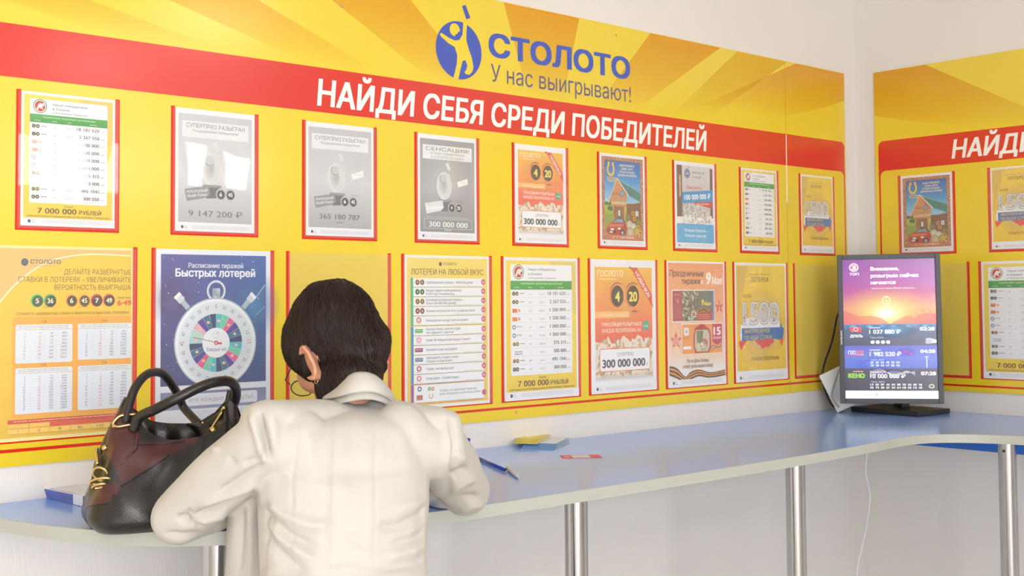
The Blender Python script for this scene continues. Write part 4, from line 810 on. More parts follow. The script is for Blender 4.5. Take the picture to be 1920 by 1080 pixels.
# ------------------------------------------------------------------ leaflets, card and pen on the counter
def leaflet(px, py, ang, wd, dp, z, cols, label, group=None, name='leaflet'):
    c = onZ(px, py, ZCT); t = thing(name, label, 'leaflet', (c.x, c.y, ZCT+z), ang, group)
    th = .0012
    link('paper', nbox((-wd/2, -dp/2, 0), (wd/2, dp/2, th)), mat('leaflet_paper', (238, 238, 236), .5), t)
    P = Print(.00004); u0 = -wd/2
    for (a, b, c0) in cols: P.rect(u0+a*wd, -dp/2, (b-a)*wd, dp, c0)
    o = P.build('print', t, 1); o.rotation_euler = (math.radians(-90), 0, 0); o.location = (0, 0, th)
    link('folded_edge', nbox((-wd/2-.0004, -dp/2-.0004, .0002), (wd/2+.0004, -dp/2+.0006, th-.0001)), mat('edge_%s' % (cols[0][2],), cols[0][2], .5), t)
    return t
for i in range(5):
    leaflet(1022+i*1.0, 838-i*1.4, math.radians(-60+i*.8), .10, .15, .0002+i*.0022, [(0, 1, (110, 160, 220)), (.06, .94, (224, 230, 240) if i == 4 else (110, 160, 220))], 'blue and white folded leaflet in the right stack on the counter' if i < 4 else 'blue edged white leaflet topmost of the right stack on the counter', 'blue folded leaflets in the right stack' if i < 4 else None)
for i in range(5):
    leaflet(998+i*1.0, 834-i*1.2, math.radians(-59+i*.8), .07, .15, .0114+i*.0018, [(0, 1, (228, 206, 60)), (.3, .7, (236, 220, 110))], 'yellow folded leaflet in the right stack on the counter' if i < 4 else 'yellow leaflet topmost at the left of the right stack', 'yellow folded leaflets in the right stack' if i < 4 else None)
q = [onZ(1047, 852.5, ZCT), onZ(1120, 851, ZCT), onZ(1133, 860.5, ZCT), onZ(1057, 862, ZCT)]; c = sum(q, Vector())/4
cx_ = ((q[1]-q[0])+(q[2]-q[3])).normalized(); ang = math.atan2(cx_.y, cx_.x); wd = (q[1]-q[0]).length; dp = .066
card = thing('ticket', 'red and white ticket card lying on the counter right of the leaflets', 'ticket', (c.x, c.y, ZCT+.0002), ang)
link('card', nbox((-wd/2, -dp/2, 0), (wd/2, dp/2, .0006)), mat('red_card', (200, 60, 90), .4), card)
P = Print(.00005); P.rect(-wd/2+wd*.28, -dp/2+.004, wd*.44, dp-.008, (226, 224, 236)); P.disc(-wd/2+wd*.14, 0, .008, .012, (236, 190, 200), inner=.5)
for i in range(4): P.rect(-wd/2+wd*.32, -dp/2+.012+i*.012, wd*.36, .0012, (170, 170, 190))
o = P.build('print', card, 1); o.rotation_euler = (math.radians(-90), 0, 0); o.location = (0, 0, .0006)
for i in range(6):
    t = thing('leaflet', 'blue edged leaflet in the banded stack left of the handbag' if i < 5 else 'leaflet topmost of the banded stack left of the handbag', 'leaflet', (-3.115, -.085, ZCT+.0004+i*.0034), math.radians(4+i*.6), 'leaflets in the banded stack' if i < 5 else None)
    link('paper', nbox((-.06, -.1, 0), (.06, .1, .003), .0005), mat('blue_leaflet_edge', (92, 110, 190), .5), t)
    P = Print(.00005); P.rect(-.06, -.1, .12, .2, (226, 226, 240)); P.rect(-.052, -.09, .104, .002, (70, 80, 150)); P.rect(-.052, -.09, .002, .18, (70, 80, 150)); P.rect(-.05, -.02, .1, .001, (150, 150, 190))
    o = P.build('print', t, 1); o.rotation_euler = (math.radians(-90), 0, 0); o.location = (0, 0, .003)
bm = bmesh.new(); zz = ZCT+.0214
for q in (((-.0622, -.07, -.0206), (-.0606, -.03, 0)), ((-.0622, -.07, -.0002), (.0622, -.03, .0006)), ((.0606, -.07, -.0206), (.0622, -.03, 0))): box(bm, *q)
bd = tag(link('paper_band', bm, mat('white_paper_band', (226, 230, 244), .5)), 'white paper band round the leaflet stack left of the handbag', 'paper band'); bd.location = (-3.115, -.085, zz+.0002); bd.rotation_euler = (0, 0, math.radians(5.5))
pen = thing('tethered_pen', 'blue tethered pen lying on the counter beside the right elbow', 'pen')
PB = mat('blue_pen_plastic', (34, 50, 170), .3)
a0 = onZ(884, 853, ZCT+.005); a1 = onZ(946, 881, ZCT+.005); a2 = onZ(952, 877, ZCT+.006); a3 = onZ(974, 897, ZCT+.005)
bm = bmesh.new(); tube(bm, [a0, a0.lerp(a1, .5), a1], .0042, 10); link('cord', bm, PB, pen, True)
bm = bmesh.new(); r0 = a0+Vector((0, 0, .004)); tube(bm, smoothpts([r0, D(885, 842, (r0-CAM).dot(FW)), D(874, 838, (r0-CAM).dot(FW)), D(872, 848, (r0-CAM).dot(FW)), D(880, 856, (r0-CAM).dot(FW))], 6), .0042, 8); link('coil', bm, PB, pen, True)
bm = bmesh.new(); dd = (r0-CAM).dot(FW); tube(bm, [D(875, 845, dd), D(878, 822, dd)], .006, 10); link('cord_end', bm, PB, pen, True)
bm = bmesh.new(); tube(bm, [a2, a2.lerp(a3, .1), a2.lerp(a3, .7), a3], [.004, .0055, .005, .0012], 12); link('barrel', bm, mat('grey_pen', (196, 200, 206), .3), pen, True)
bm = bmesh.new(); tube(bm, [a1+(a2-a1)*-.1, a2], .0026, 8); link('connector', bm, mat('dark_steel', (90, 90, 100), .3, metal=1), pen, True)
# ------------------------------------------------------------------ organic shapes
def hull(bm, blobs, seg=14):
    """convex skin round a few ellipsoids: (centre, (rx,ry,rz), rotation)"""
    vs = []
    for b in blobs:
        c = Vector(b[0]); r = b[1] if isinstance(b[1], (tuple, list)) else (b[1],)*3; R = b[2] if len(b) > 2 else Matrix.Identity(3)
        t = bmesh.ops.create_uvsphere(bm, u_segments=seg, v_segments=max(6, seg*2//3), radius=1)['verts']
        for v in t: v.co = c + R @ Vector((v.co.x*r[0], v.co.y*r[1], v.co.z*r[2]))
        bmesh.ops.delete(bm, geom=[f for f in {f for v in t for f in v.link_faces}], context='FACES_ONLY')
        vs += t
    g = bmesh.ops.convex_hull(bm, input=vs, use_existing_faces=False)
    bmesh.ops.delete(bm, geom=[v for v in set(g['geom_interior']) | set(g['geom_unused']) if isinstance(v, bmesh.types.BMVert)], context='VERTS')
    return bm
def chain(bm, pts, rad, seg=12):
    for (a, ra), (b, rb) in zip(list(zip(pts, rad)), list(zip(pts, rad))[1:]):
        t = bmesh.new(); hull(t, [(a, ra), (b, rb)], seg); me = bpy.data.meshes.new('t'); t.to_mesh(me); t.free(); bm.from_mesh(me); bpy.data.meshes.remove(me)
def hulls(bm, blobs, seg=14):
    t = bmesh.new(); hull(t, blobs, seg); me = bpy.data.meshes.new('t'); t.to_mesh(me); t.free(); bm.from_mesh(me); bpy.data.meshes.remove(me)
def remesh(bm, voxel, smooth=4, fac=.5):
    me = bpy.data.meshes.new('r'); bm.to_mesh(me); bm.free(); o = bpy.data.objects.new('r', me); COL.objects.link(o)
    m = o.modifiers.new('r', 'REMESH'); m.mode = 'VOXEL'; m.voxel_size = voxel; m.use_smooth_shade = True
    if smooth: k = o.modifiers.new('s', 'SMOOTH'); k.iterations = smooth; k.factor = fac
    dg = bpy.context.evaluated_depsgraph_get(); r = bpy.data.meshes.new_from_object(o.evaluated_get(dg)); bpy.data.objects.remove(o); bpy.data.meshes.remove(me)
    return r
def coords(me):
    n = len(me.vertices); a = np.empty(n*3, np.float32); me.vertices.foreach_get('co', a); b = np.empty(n*3, np.float32); me.vertices.foreach_get('normal', b)
    return a.reshape(-1, 3).astype(np.float64), b.reshape(-1, 3).astype(np.float64)
def setco(me, a): me.vertices.foreach_set('co', a.astype(np.float32).ravel()); me.update()
_Rt, _Up, _Fw, _Cam = [np.array(v) for v in (RT, UPV, FW, CAM)]
def pix(a):
    d = a-_Cam; z = d@_Fw; return 960+F*(d@_Rt)/z, CY-F*(d@_Up)/z, z
def crease(co, no, lines, facing=True):
    """press folds (pixel polylines in the photograph's frame -> real relief): (points, half width px, depth m)"""
    px, py, z = pix(co); out = co.copy(); face = np.clip(-(no@_Fw)*2.5, 0, 1) if facing else 1
    for pts, wd, dep in lines:
        best = np.full(len(px), 1e9); par = np.zeros(len(px)); n = len(pts)-1
        for i in range(n):
            (x0, y0), (x1, y1) = pts[i], pts[i+1]; dx, dy = x1-x0, y1-y0; L = dx*dx+dy*dy
            t = np.clip(((px-x0)*dx+(py-y0)*dy)/L, 0, 1); d = np.hypot(px-x0-t*dx, py-y0-t*dy)
            m = d < best; best[m] = d[m]; par[m] = (i+t[m])/n
        k = np.exp(-(best/wd)**2)*np.clip(np.minimum(par, 1-par)*5+.15, 0, 1)
        out += no*(k*dep*1.5*face)[:, None]
    return out
def obj_from(name, me, m, parent=None, smooth=True):
    me.name = name; me.materials.clear()
    for x in (m if isinstance(m, (list, tuple)) else [m]): me.materials.append(x)
    me.polygons.foreach_set('use_smooth', [smooth]*len(me.polygons))
    o = bpy.data.objects.new(name, me); COL.objects.link(o); o.parent = parent; return o
# ------------------------------------------------------------------ handbag
LEA = mat('dark_brown_leather', (30, 25, 25), .34, spec=.55, bump=('voronoi', 420, .14), vary=(9, .25, (1, 1, 1)))
LEB = mat('burgundy_leather', (70, 30, 32), .38, spec=.55, bump=('voronoi', 420, .14), vary=(9, .2, (1, 1, 1)))
GOLD = mat('pale_gold_metal', (214, 190, 130), .18, metal=1)

bag = thing('handbag', 'dark brown and burgundy leather handbag with gold rings standing on the counter', 'handbag')
base = onZ(225, 1004, ZCT); bx = RT.copy(); bx.z = 0; bx.normalize(); by = Vector((-bx.y, bx.x, 0))
rotb = Matrix.Rotation(math.radians(28), 3, 'Z'); bx = rotb @ bx; by = rotb @ by
B0 = base + by*.092 + bx*.088 - by*.012
BM = Matrix((bx, by, Vector((0, 0, 1)))).transposed().to_4x4(); BM.translation = B0 - Vector((0, 0, 0)); BM.translation.z = ZCT
bag.matrix_world = BM; BI = BM.inverted()
def bl_(px, py, d): return BI @ D(px, py, d)
NA, NT = 128, 56
def rimz(th):
    c, s_ = math.cos(th), math.sin(th)   # c: right, s: back(+)/front(-)
    g = .185 + .045*math.exp(-((c+1)/.28)**2) + .052*math.exp(-((c-1)/.3)**2)
    g += (.01 if s_ > 0 else -.012)*abs(s_)**1.5
    return g
def bagpt(th, t, inset=0):
    c, s_ = math.cos(th), math.sin(th); n = 4.2-1.8*min(1, t*1.5)
    e = (abs(c)**n+abs(s_)**n)**(-1/n)
    a = .142+.008*math.sin(t*math.pi)-.038*t**1.5; b = .100+.012*math.sin(t*math.pi*.9)-.054*t**1.5
    a -= .022*(1-min(1, t*7))**2; b -= .02*(1-min(1, t*7))**2
    z = rimz(th)*t
    x = a*e*c + .040*t; y = b*e*s_
    y += .012*t if s_ < 0 else 0
    # slouch folds
    f = .006*math.sin(3*th+5*t)*t + .005*math.sin(7*th+9*t+1)*math.sin(t*math.pi) + .0035*math.sin(13*th-6*t)*t
    f += .007*noise.noise(Vector((c*2.2, s_*2.2, t*3.2)))*1.3*(.2+t)
    x += (f-inset)*c; y += (f-inset)*s_
    if t > .8: y += -.02*(t-.8)*5*math.cos(th*1)*0
    return Vector((x, y, z + .012*math.sin(2*th+2)*(t**3)))
bm = bmesh.new(); G = [[bm.verts.new(bagpt(2*math.pi*i/NA, j/NT)) for i in range(NA)] for j in range(NT+1)]
def inpoly(x, y, P):
    r = False; n = len(P)
    for i in range(n):
        (x1, y1), (x2, y2) = P[i], P[(i+1) % n]
        if (y1 > y) != (y2 > y) and x < (x2-x1)*(y-y1)/(y2-y1)+x1: r = not r
    return r
BURG = [[(218, 770), (245, 768), (262, 800), (250, 830), (345, 826), (350, 835), (330, 850), (296, 868), (280, 878), (232, 910), (226, 906), (205, 860), (180, 848), (164, 846), (192, 800)], [(166, 948), (184, 912), (214, 908), (228, 912), (200, 946), (168, 948)], [(318, 826), (334, 800), (360, 788), (384, 800), (372, 826), (356, 836)]]
for j in range(NT):
    for i in range(NA):
        f = bm.faces.new((G[j][i], G[j][(i+1) % NA], G[j+1][(i+1) % NA], G[j+1][i]))
        c = BM @ f.calc_center_median(); q = project(c)
        front = 2*math.pi*i/NA
        f.material_index = 1 if (math.sin(front) < .1 and any(inpoly(q[0], q[1], P_) for P_ in BURG)) else 0
cb = bm.verts.new((0, 0, 0)); 
for i in range(NA): bm.faces.new((G[0][(i+1) % NA], G[0][i], cb))
I = [[bm.verts.new(bagpt(2*math.pi*i/NA, 1-.0+(0 if j == 0 else 0), .004*min(j, 1)+.002)*1.0 - Vector((0, 0, .0+.02*j))) for i in range(NA)] for j in range(6)]
for i in range(NA):
    bm.faces.new((G[NT][i], G[NT][(i+1) % NA], I[0][(i+1) % NA], I[0][i]))
    for j in range(5): bm.faces.new((I[j][i], I[j][(i+1) % NA], I[j+1][(i+1) % NA], I[j+1][i]))
bi = bm.verts.new((0, 0, .06))
for i in range(NA): bm.faces.new((I[5][i], I[5][(i+1) % NA], bi))
bmesh.ops.recalc_face_normals(bm, faces=bm.faces)
zm = min(v.co.z for v in bm.verts)
for v in bm.verts: v.co.z = max(v.co.z, 0)+.0006
body = link('body', bm, [LEA, LEB], bag, True)
def onbag(px, py, lift=0):
    """hit the bag's outer skin along a ray"""
    o = BI @ CAM; d = (BI.to_3x3() @ ray(px, py)).normalized(); ok, p, n, i = BAGT.ray_cast(o, d)[0] is not None, *BAGT.ray_cast(o, d)[:3]
    if not ok: return None
    return p+n*lift
bmt = bmesh.new(); bmt.from_mesh(body.data); BAGT = BVHTree.FromBMesh(bmt)
def bs(px, py, d, lift=.002):
    """point on the bag's skin seen at px,py, else the skin nearest to it"""
    p = onbag(px, py, lift)
    if p is None:
        q = BI @ D(px, py, d); h, n, i, dd = BAGT.find_nearest(q); p = h+n*lift
    return p
def seam(pts, name='seam', r=.0016):
    P_ = [onbag(x, y, .0002) for x, y in [(p.x, p.y) for p in smoothpts([(x, y, 0) for x, y in pts], 6)]]
    P_ = [p for p in P_ if p is not None]
    if len(P_) > 2: b_ = bmesh.new(); tube(b_, P_, r, 6); link(name, b_, LEA, bag, True)
seam([(227, 912), (262, 890), (300, 866), (318, 852)]); seam([(163, 950), (185, 946), (202, 944)]); seam([(250, 834), (300, 832), (348, 827)])
# flared gusset tabs at the upper corners
def patch(pts, m, th=.006, name='corner_flap'):
    b_ = bmesh.new(); ctr_ = sum(pts, Vector())/len(pts); vs = [b_.verts.new(p) for p in pts]; c_ = b_.verts.new(BAGT.find_nearest(ctr_)[0] + BAGT.find_nearest(ctr_)[1]*.007)
    for i in range(len(vs)): b_.faces.new((vs[i], vs[(i+1) % len(vs)], c_))
    bmesh.ops.subdivide_edges(b_, edges=b_.edges, cuts=2, use_grid_fill=True, smooth=.2)
    bmesh.ops.recalc_face_normals(b_, faces=b_.faces); bmesh.ops.solidify(b_, geom=list(b_.faces), thickness=th)
    return link(name, b_, m, bag, True)
patch([bs(214, 768, 2.34), bs(242, 768, 2.32), bs(258, 790, 2.30), bs(252, 840, 2.28), bs(226, 870, 2.27), bs(196, 858, 2.28), bs(165, 850, 2.33), bs(178, 822, 2.35)], LEB)
patch([bs(372, 772, 2.40), bs(388, 762, 2.42), bs(402, 764, 2.44), bs(426, 794, 2.46), bs(434, 816, 2.48), bs(400, 836, 2.42), bs(366, 812, 2.37), bs(352, 790, 2.37)], LEA)
# handles
def depth_of(p): return ((BM @ p)-CAM).dot(FW)
def handle(pts, r=.0085, ends=True, last=None):
    da = depth_of(bs(*pts[0]))-pts[0][2]+.0; db = depth_of(bs(*pts[-1]))-pts[-1][2]
    if last is not None: db = 0
    n_ = len(pts)-1; pts = [(p[0], p[1], p[2]+da*(1-i/n_)+db*i/n_) for i, p in enumerate(pts)]
    b_ = bmesh.new(); Q = smoothpts([BI @ D(*p) for p in pts]+([last] if last is not None else []), 8); tube(b_, Q, r, 12, flat=1.0); h = link('handle', b_, LEA, bag, True)
    s_ = bmesh.new(); tube(s_, [q+Vector((0, -.0088, 0)) for q in Q], .0009, 5); link('stitching', s_, mat('black_thread', (20, 18, 18), .6), h, True)
    return h
handle([(250, 806, 2.31), (262, 782, 2.30), (290, 768, 2.28), (330, 748, 2.27), (372, 727, 2.28), (405, 716, 2.30), (432, 716, 2.33), (442, 730, 2.36), (440, 752, 2.38), (425, 772, 2.385), (405, 788, 2.385), (394, 796, 2.38)], .0098)
handle([(236, 792, 2.36), (240, 768, 2.36), (252, 730, 2.37), (270, 706, 2.39), (288, 698, 2.41), (306, 702, 2.43), (324, 724, 2.45), (336, 745, 2.46), (346, 766, 2.46)], .0085, last=bagpt(math.radians(62), .93))
def ring(c, nrm, r, t=.0022, name='ring', sq=1.0):
    c = Vector(c); nrm = Vector(nrm).normalized(); a_ = nrm.orthogonal().normalized(); b2 = nrm.cross(a_); b_ = bmesh.new()
    tube(b_, [c+a_*r*math.cos(k*math.pi/12)+b2*r*sq*math.sin(k*math.pi/12) for k in range(24)], t, 8, closed=True); return link(name, b_, GOLD, bag, True)
def stud(p, r=.006):
    b_ = bmesh.new(); bmesh.ops.create_uvsphere(b_, u_segments=14, v_segments=8, radius=r, matrix=Matrix.Translation(p)); return link('stud', b_, GOLD, bag, True)
def arc(pts, r=.0022, name='ring'):
    b_ = bmesh.new(); tube(b_, smoothpts([bs(p[0], p[1], p[2], .006) for p in pts], 6), r, 8); return link(name, b_, GOLD, bag, True)
arc([(214, 798, 2.275), (218, 790, 2.27), (226, 782, 2.268), (240, 779, 2.268), (254, 779, 2.275), (262, 781, 2.28)], .0026)
arc([(214, 798, 2.275), (222, 802, 2.272), (236, 800, 2.275), (248, 798, 2.28)], .0024); stud(bs(262, 782, 2.285), .0068); stud(bs(215, 799, 2.275), .0045)
stud(bs(383, 783, 2.355), .0072); stud(bs(408, 764, 2.37), .0045); arc([(376, 778, 2.35), (384, 772, 2.35), (396, 768, 2.355), (408, 765, 2.36)], .0026); arc([(372, 799, 2.35), (378, 796, 2.35), (383, 792, 2.355)], .0026)
# clasp and hanging rings on the left
stud(bs(187, 839, 2.265), .006); arc([(187, 842, 2.262), (186, 852, 2.26), (188, 862, 2.26), (188, 872, 2.26)], .0035, 'clasp_bar')
def pring(px, py, d, rx, ry, rot, t=.0024):
    pts = []; q0 = bs(px, py, d, .006)
    for k in range(24):
        a_ = k*math.pi/12; x, y = rx*math.cos(a_), ry*math.sin(a_); pts.append(q0 + BI.to_3x3() @ ( RT*((x*math.cos(rot)-y*math.sin(rot))*d/F) - UPV*((x*math.sin(rot)+y*math.cos(rot))*d/F) + FW*(.006*math.sin(a_))))
    b_ = bmesh.new(); tube(b_, pts, t, 8, closed=True); link('hanging_ring', b_, GOLD, bag, True)
pring(195, 890, 2.255, 14, 13, .3); pring(194, 903, 2.25, 19, 6, -.2); pring(192, 912, 2.25, 13, 4, -.25)
# ------------------------------------------------------------------ the woman
woman = thing('person', 'woman with short dark hair in an off-white jacket leaning on the counter, seen from behind', 'person', (-3.09, -1.0, 0))
WI = Matrix.Translation((3.09, 1.0, 0))
SKIN = mat('skin', (206, 150, 122), .5, vary=(6, .08, (1, 1, 1)))
JK = mat('off_white_jacket_cloth', (196, 193, 187), .8, sheen=.05, bump=('noise', 700, .18))
TR = mat('dark_trouser_cloth', (50, 48, 54), .8); SH = mat('black_shoe_leather', (24, 22, 22), .4)
Rv = Vector((.988, -.154, 0)).normalized(); Fv = Vector((.154, .988, 0)).normalized(); TB = Matrix((Rv, Fv, Vector((0, 0, 1)))).transposed()
SL, SR = D(503, 812, 2.09), D(817, 820, 2.25)
EL, ER = D(336, 968, 2.17), D(873, 921, 2.475)
WLp, WRp = Vector((-2.945, -.515, ZCT+.034)), Vector((-2.705, -.515, ZCT+.034))
NBp = D(668, 770, 2.26); HC = D(632, 655, 2.36)
CH = D(655, 865, 2.16); MB_ = D(655, 965, 2.11); WA = D(655, 1075, 2.08); HP = Vector((-3.075, -.985, .86))
def rest(co):
    """keep cloth and skin on top of the worktop they lean on"""
    for i in range(len(co)):
        x, y, z = co[i]
        if y > -.735 and ZCT-.09 < z < ZCT+.0012 and inpoly(x, y, Ltop): co[i, 2] = ZCT+.0012
    return co
# head frame: faces the wall, chin down
hy = math.radians(-4); pt = math.radians(-38)
HR = Matrix.Rotation(-hy, 3, 'Z') @ Matrix.Rotation(math.radians(-4), 3, 'Y') @ Matrix.Rotation(pt, 3, 'X')
def hp(x, y, z): return HC + HR @ Vector((x, y, z))
bm = bmesh.new()
hulls(bm, [(hp(0, -.015, .03), (.072, .092, .085), HR), (hp(0, .02, -.03), (.062, .07, .07), HR)], 20)
hulls(bm, [(hp(0, .02, -.03), (.06, .065, .06), HR), (hp(0, .062, -.095), (.028, .022, .02), HR)], 16)
hulls(bm, [(hp(0, .088, -.005), (.008, .008, .012), HR), (hp(0, .108, -.036), (.012, .012, .009), HR)], 10)
hulls(bm, [(hp(-.018, .088, -.07), (.006, .008, .006), HR), (hp(.018, .088, -.07), (.006, .008, .006), HR), (hp(0, .094, -.068), (.008, .008, .007), HR)], 8)
for s_ in (-1, 1):
    hulls(bm, [(hp(s_*.03, .082, .018), (.016, .01, .006), HR), (hp(s_*.05, .068, .018), (.01, .01, .006), HR)], 8)
    for k in range(7):   # ear rim and lobe
        a0_, a1_ = math.radians(-70+k*38), math.radians(-70+(k+1)*38)
        hulls(bm, [(hp(s_*(.078+.009*(1 if k < 5 else .3)), -.004-.019*math.sin(a_+.4), -.024-.036*math.cos(a_+.4)), .0050) for a_ in (a0_, a1_)], 8)
    hulls(bm, [(hp(s_*.045, .062, -.02), (.022, .02, .03), HR), (hp(s_*.055, .03, -.04), (.016, .03, .03), HR)], 12)
    hulls(bm, [(hp(s_*.075, -.004, -.024), (.006, .017, .031), HR), (hp(s_*.073, -.002, -.056), (.006, .010, .012), HR)], 8)
neck0 = NBp + Fv*.035; chain(bm, [neck0, hp(0, -.03, -.055)], [.052, .05], 16)
def torso(bm, g=0, hem=None):
    L = [(NBp+Fv*.02-Vector((0, 0, .02)), (.08, .055, .03)), ((SL+SR)/2+Fv*.0+Vector((0, 0, -.02)), (.155, .07, .05)), (CH+Fv*.02, (.158, .105, .07)), (MB_+Fv*.02, (.148, .105, .07)), (WA+Fv*.02, (.14, .10, .07)), (HP+Vector((0, .02, .06)), (.168, .115, .07)), (HP-Vector((0, 0, .06)), (.168, .118, .06))]
    for a_, b_ in zip(L, L[1:]): hulls(bm, [(a_[0], tuple(v+g for v in a_[1]), TB), (b_[0], tuple(v+g for v in b_[1]), TB)], 20)
torso(bm, -.012)
arms = ((SL, EL, WLp, Vector((-2.86, -.455, ZCT+.02)), -1), (SR, ER, WRp, Vector((-2.745, -.43, ZCT+.022)), 1))
for s0, e0, w0, h0, sd in arms:
    chain(bm, [s0-Vector((0, 0, .01)), e0+Vector((0, 0, .006)), w0], [.034, .027, .023], 14)
    d = (h0-w0).normalized(); sdv = Vector((d.y, -d.x, 0))       # right-hand side of the hand, seen from above
    palm = w0+d*.055; palm.z = ZCT+.021; w1 = Vector((w0.x, w0.y, ZCT+.028))
    hulls(bm, [(w1, (.022, .022, .018)), (palm+sdv*.016, (.017, .017, .012)), (palm-sdv*.016, (.017, .017, .012))], 12)
    for k, (ln, of) in enumerate(((.066, -.027), (.076, -.009), (.072, .009), (.056, .026))):
        of *= -sd; k0 = palm+d*.018+sdv*of; k0.z = ZCT+.022
        k1 = k0+d*ln*.42+sdv*of*.12+Vector((0, 0, .006)); k2 = k1+d*ln*.32+Vector((0, 0, -.009)); k3 = k2+d*ln*.24+Vector((0, 0, -.008)); k3.z = max(k3.z, ZCT+.0085)
        chain(bm, [k0, k1, k2, k3], [.0095, .0088, .0080, .0070], 8)
    t0 = w1+d*.018-sdv*sd*.018; t1 = t0+d*.03-sdv*sd*.02; t2 = t1+d*.024-sdv*sd*.002; t3 = t2+d*.018+sdv*sd*.006
    for q in (t0, t1, t2, t3): q.z = ZCT+.016
    chain(bm, [t0, t1, t2, t3], [.012, .0105, .009, .0078], 8)
hipL, hipR = HP-Rv*.085-Vector((0, 0, .05)), HP+Rv*.085-Vector((0, 0, .05))
knL, knR = Vector((-3.18, -1.0, .47)), Vector((-3.0, -1.03, .47)); anL, anR = Vector((-3.19, -1.04, .09)), Vector((-2.995, -1.07, .09))
for h_, k_, a_ in ((hipL, knL, anL), (hipR, knR, anR)): chain(bm, [h_, k_, a_, a_+Vector((0, .12, -.045))], [.075, .05, .034, .026], 14)
me = remesh(bm, .0045, 5); co, no = coords(me)
# eye sockets and lids read as shallow relief
for s_ in (-1, 1):
    c = np.array(hp(s_*.031, .086, .002)); d = np.linalg.norm(co-c, axis=1); co -= no*(np.exp(-(d/.012)**2)*.004)[:, None]
rest(co); setco(me, co-np.array((-3.09, -1.0, 0))); body_ = obj_from('body', me, SKIN, woman)
for s_ in (-1, 1):
    b_ = bmesh.new(); bmesh.ops.create_uvsphere(b_, u_segments=16, v_segments=10, radius=.011, matrix=WI @ Matrix.Translation(hp(s_*.031, .071, .002))); link('eye', b_, mat('eye_white', (230, 226, 220), .3), woman, True)
# trousers
bm = bmesh.new(); hulls(bm, [(HP+Vector((0, .02, .02)), (.165, .115, .06), TB), (HP-Vector((0, 0, .08)), (.172, .12, .06), TB)], 20)
for h_, k_, a_ in ((hipL, knL, anL), (hipR, knR, anR)): chain(bm, [h_, k_, a_+Vector((0, 0, .02))], [.09, .07, .062], 16)
me = remesh(bm, .009, 4); co, no = coords(me); setco(me, co-np.array((-3.09, -1.0, 0))); obj_from('trousers', me, TR, woman)
for a_ in (anL, anR):
    bm = bmesh.new(); hulls(bm, [(a_+Vector((0, -.02, -.045)), (.036, .045, .04)), (a_+Vector((0, .13, -.06)), (.04, .05, .025))], 14); hulls(bm, [(a_+Vector((0, 0, -.01)), (.042, .05, .03)), (a_+Vector((0, 0, -.04)), (.036, .05, .03))], 12)
    me = remesh(bm, .006, 3); co, no = coords(me); co[:, 2] = np.maximum(co[:, 2], .001); setco(me, co-np.array((-3.09, -1.0, 0))); obj_from('shoe', me, SH, woman)
# jacket
bm = bmesh.new(); torso(bm, .008)
U = Vector((0, 0, 1))
for s0, e0, w0, h0, sd in arms:
    # padded shoulder, sleeve head, upper sleeve, elbow, forearm
    hulls(bm, [(NBp+Rv*sd*.045+Fv*.0-U*.006, (.05, .055, .028), TB), (s0+U*.036-Rv*sd*.002, (.035, .05, .022), TB)], 16)
    hulls(bm, [(s0+U*.030+Rv*sd*.012, (.034, .048, .024), TB), (s0-U*.03+Rv*sd*.006, (.05, .058, .04), TB)], 16)
    hulls(bm, [(CH+Rv*sd*.10+U*.03, (.06, .07, .07), TB), (s0-U*.03, (.05, .06, .04), TB)], 16)
    dn = (e0-s0).normalized()
    chain(bm, [s0-U*.02, s0.lerp(e0, .5)-U*.004, e0], [.060, .058, .050], 16)
    chain(bm, [e0, e0.lerp(w0, .5)+U*.002, w0-(w0-e0).normalized()*.012], [.050, .044, .036], 16)
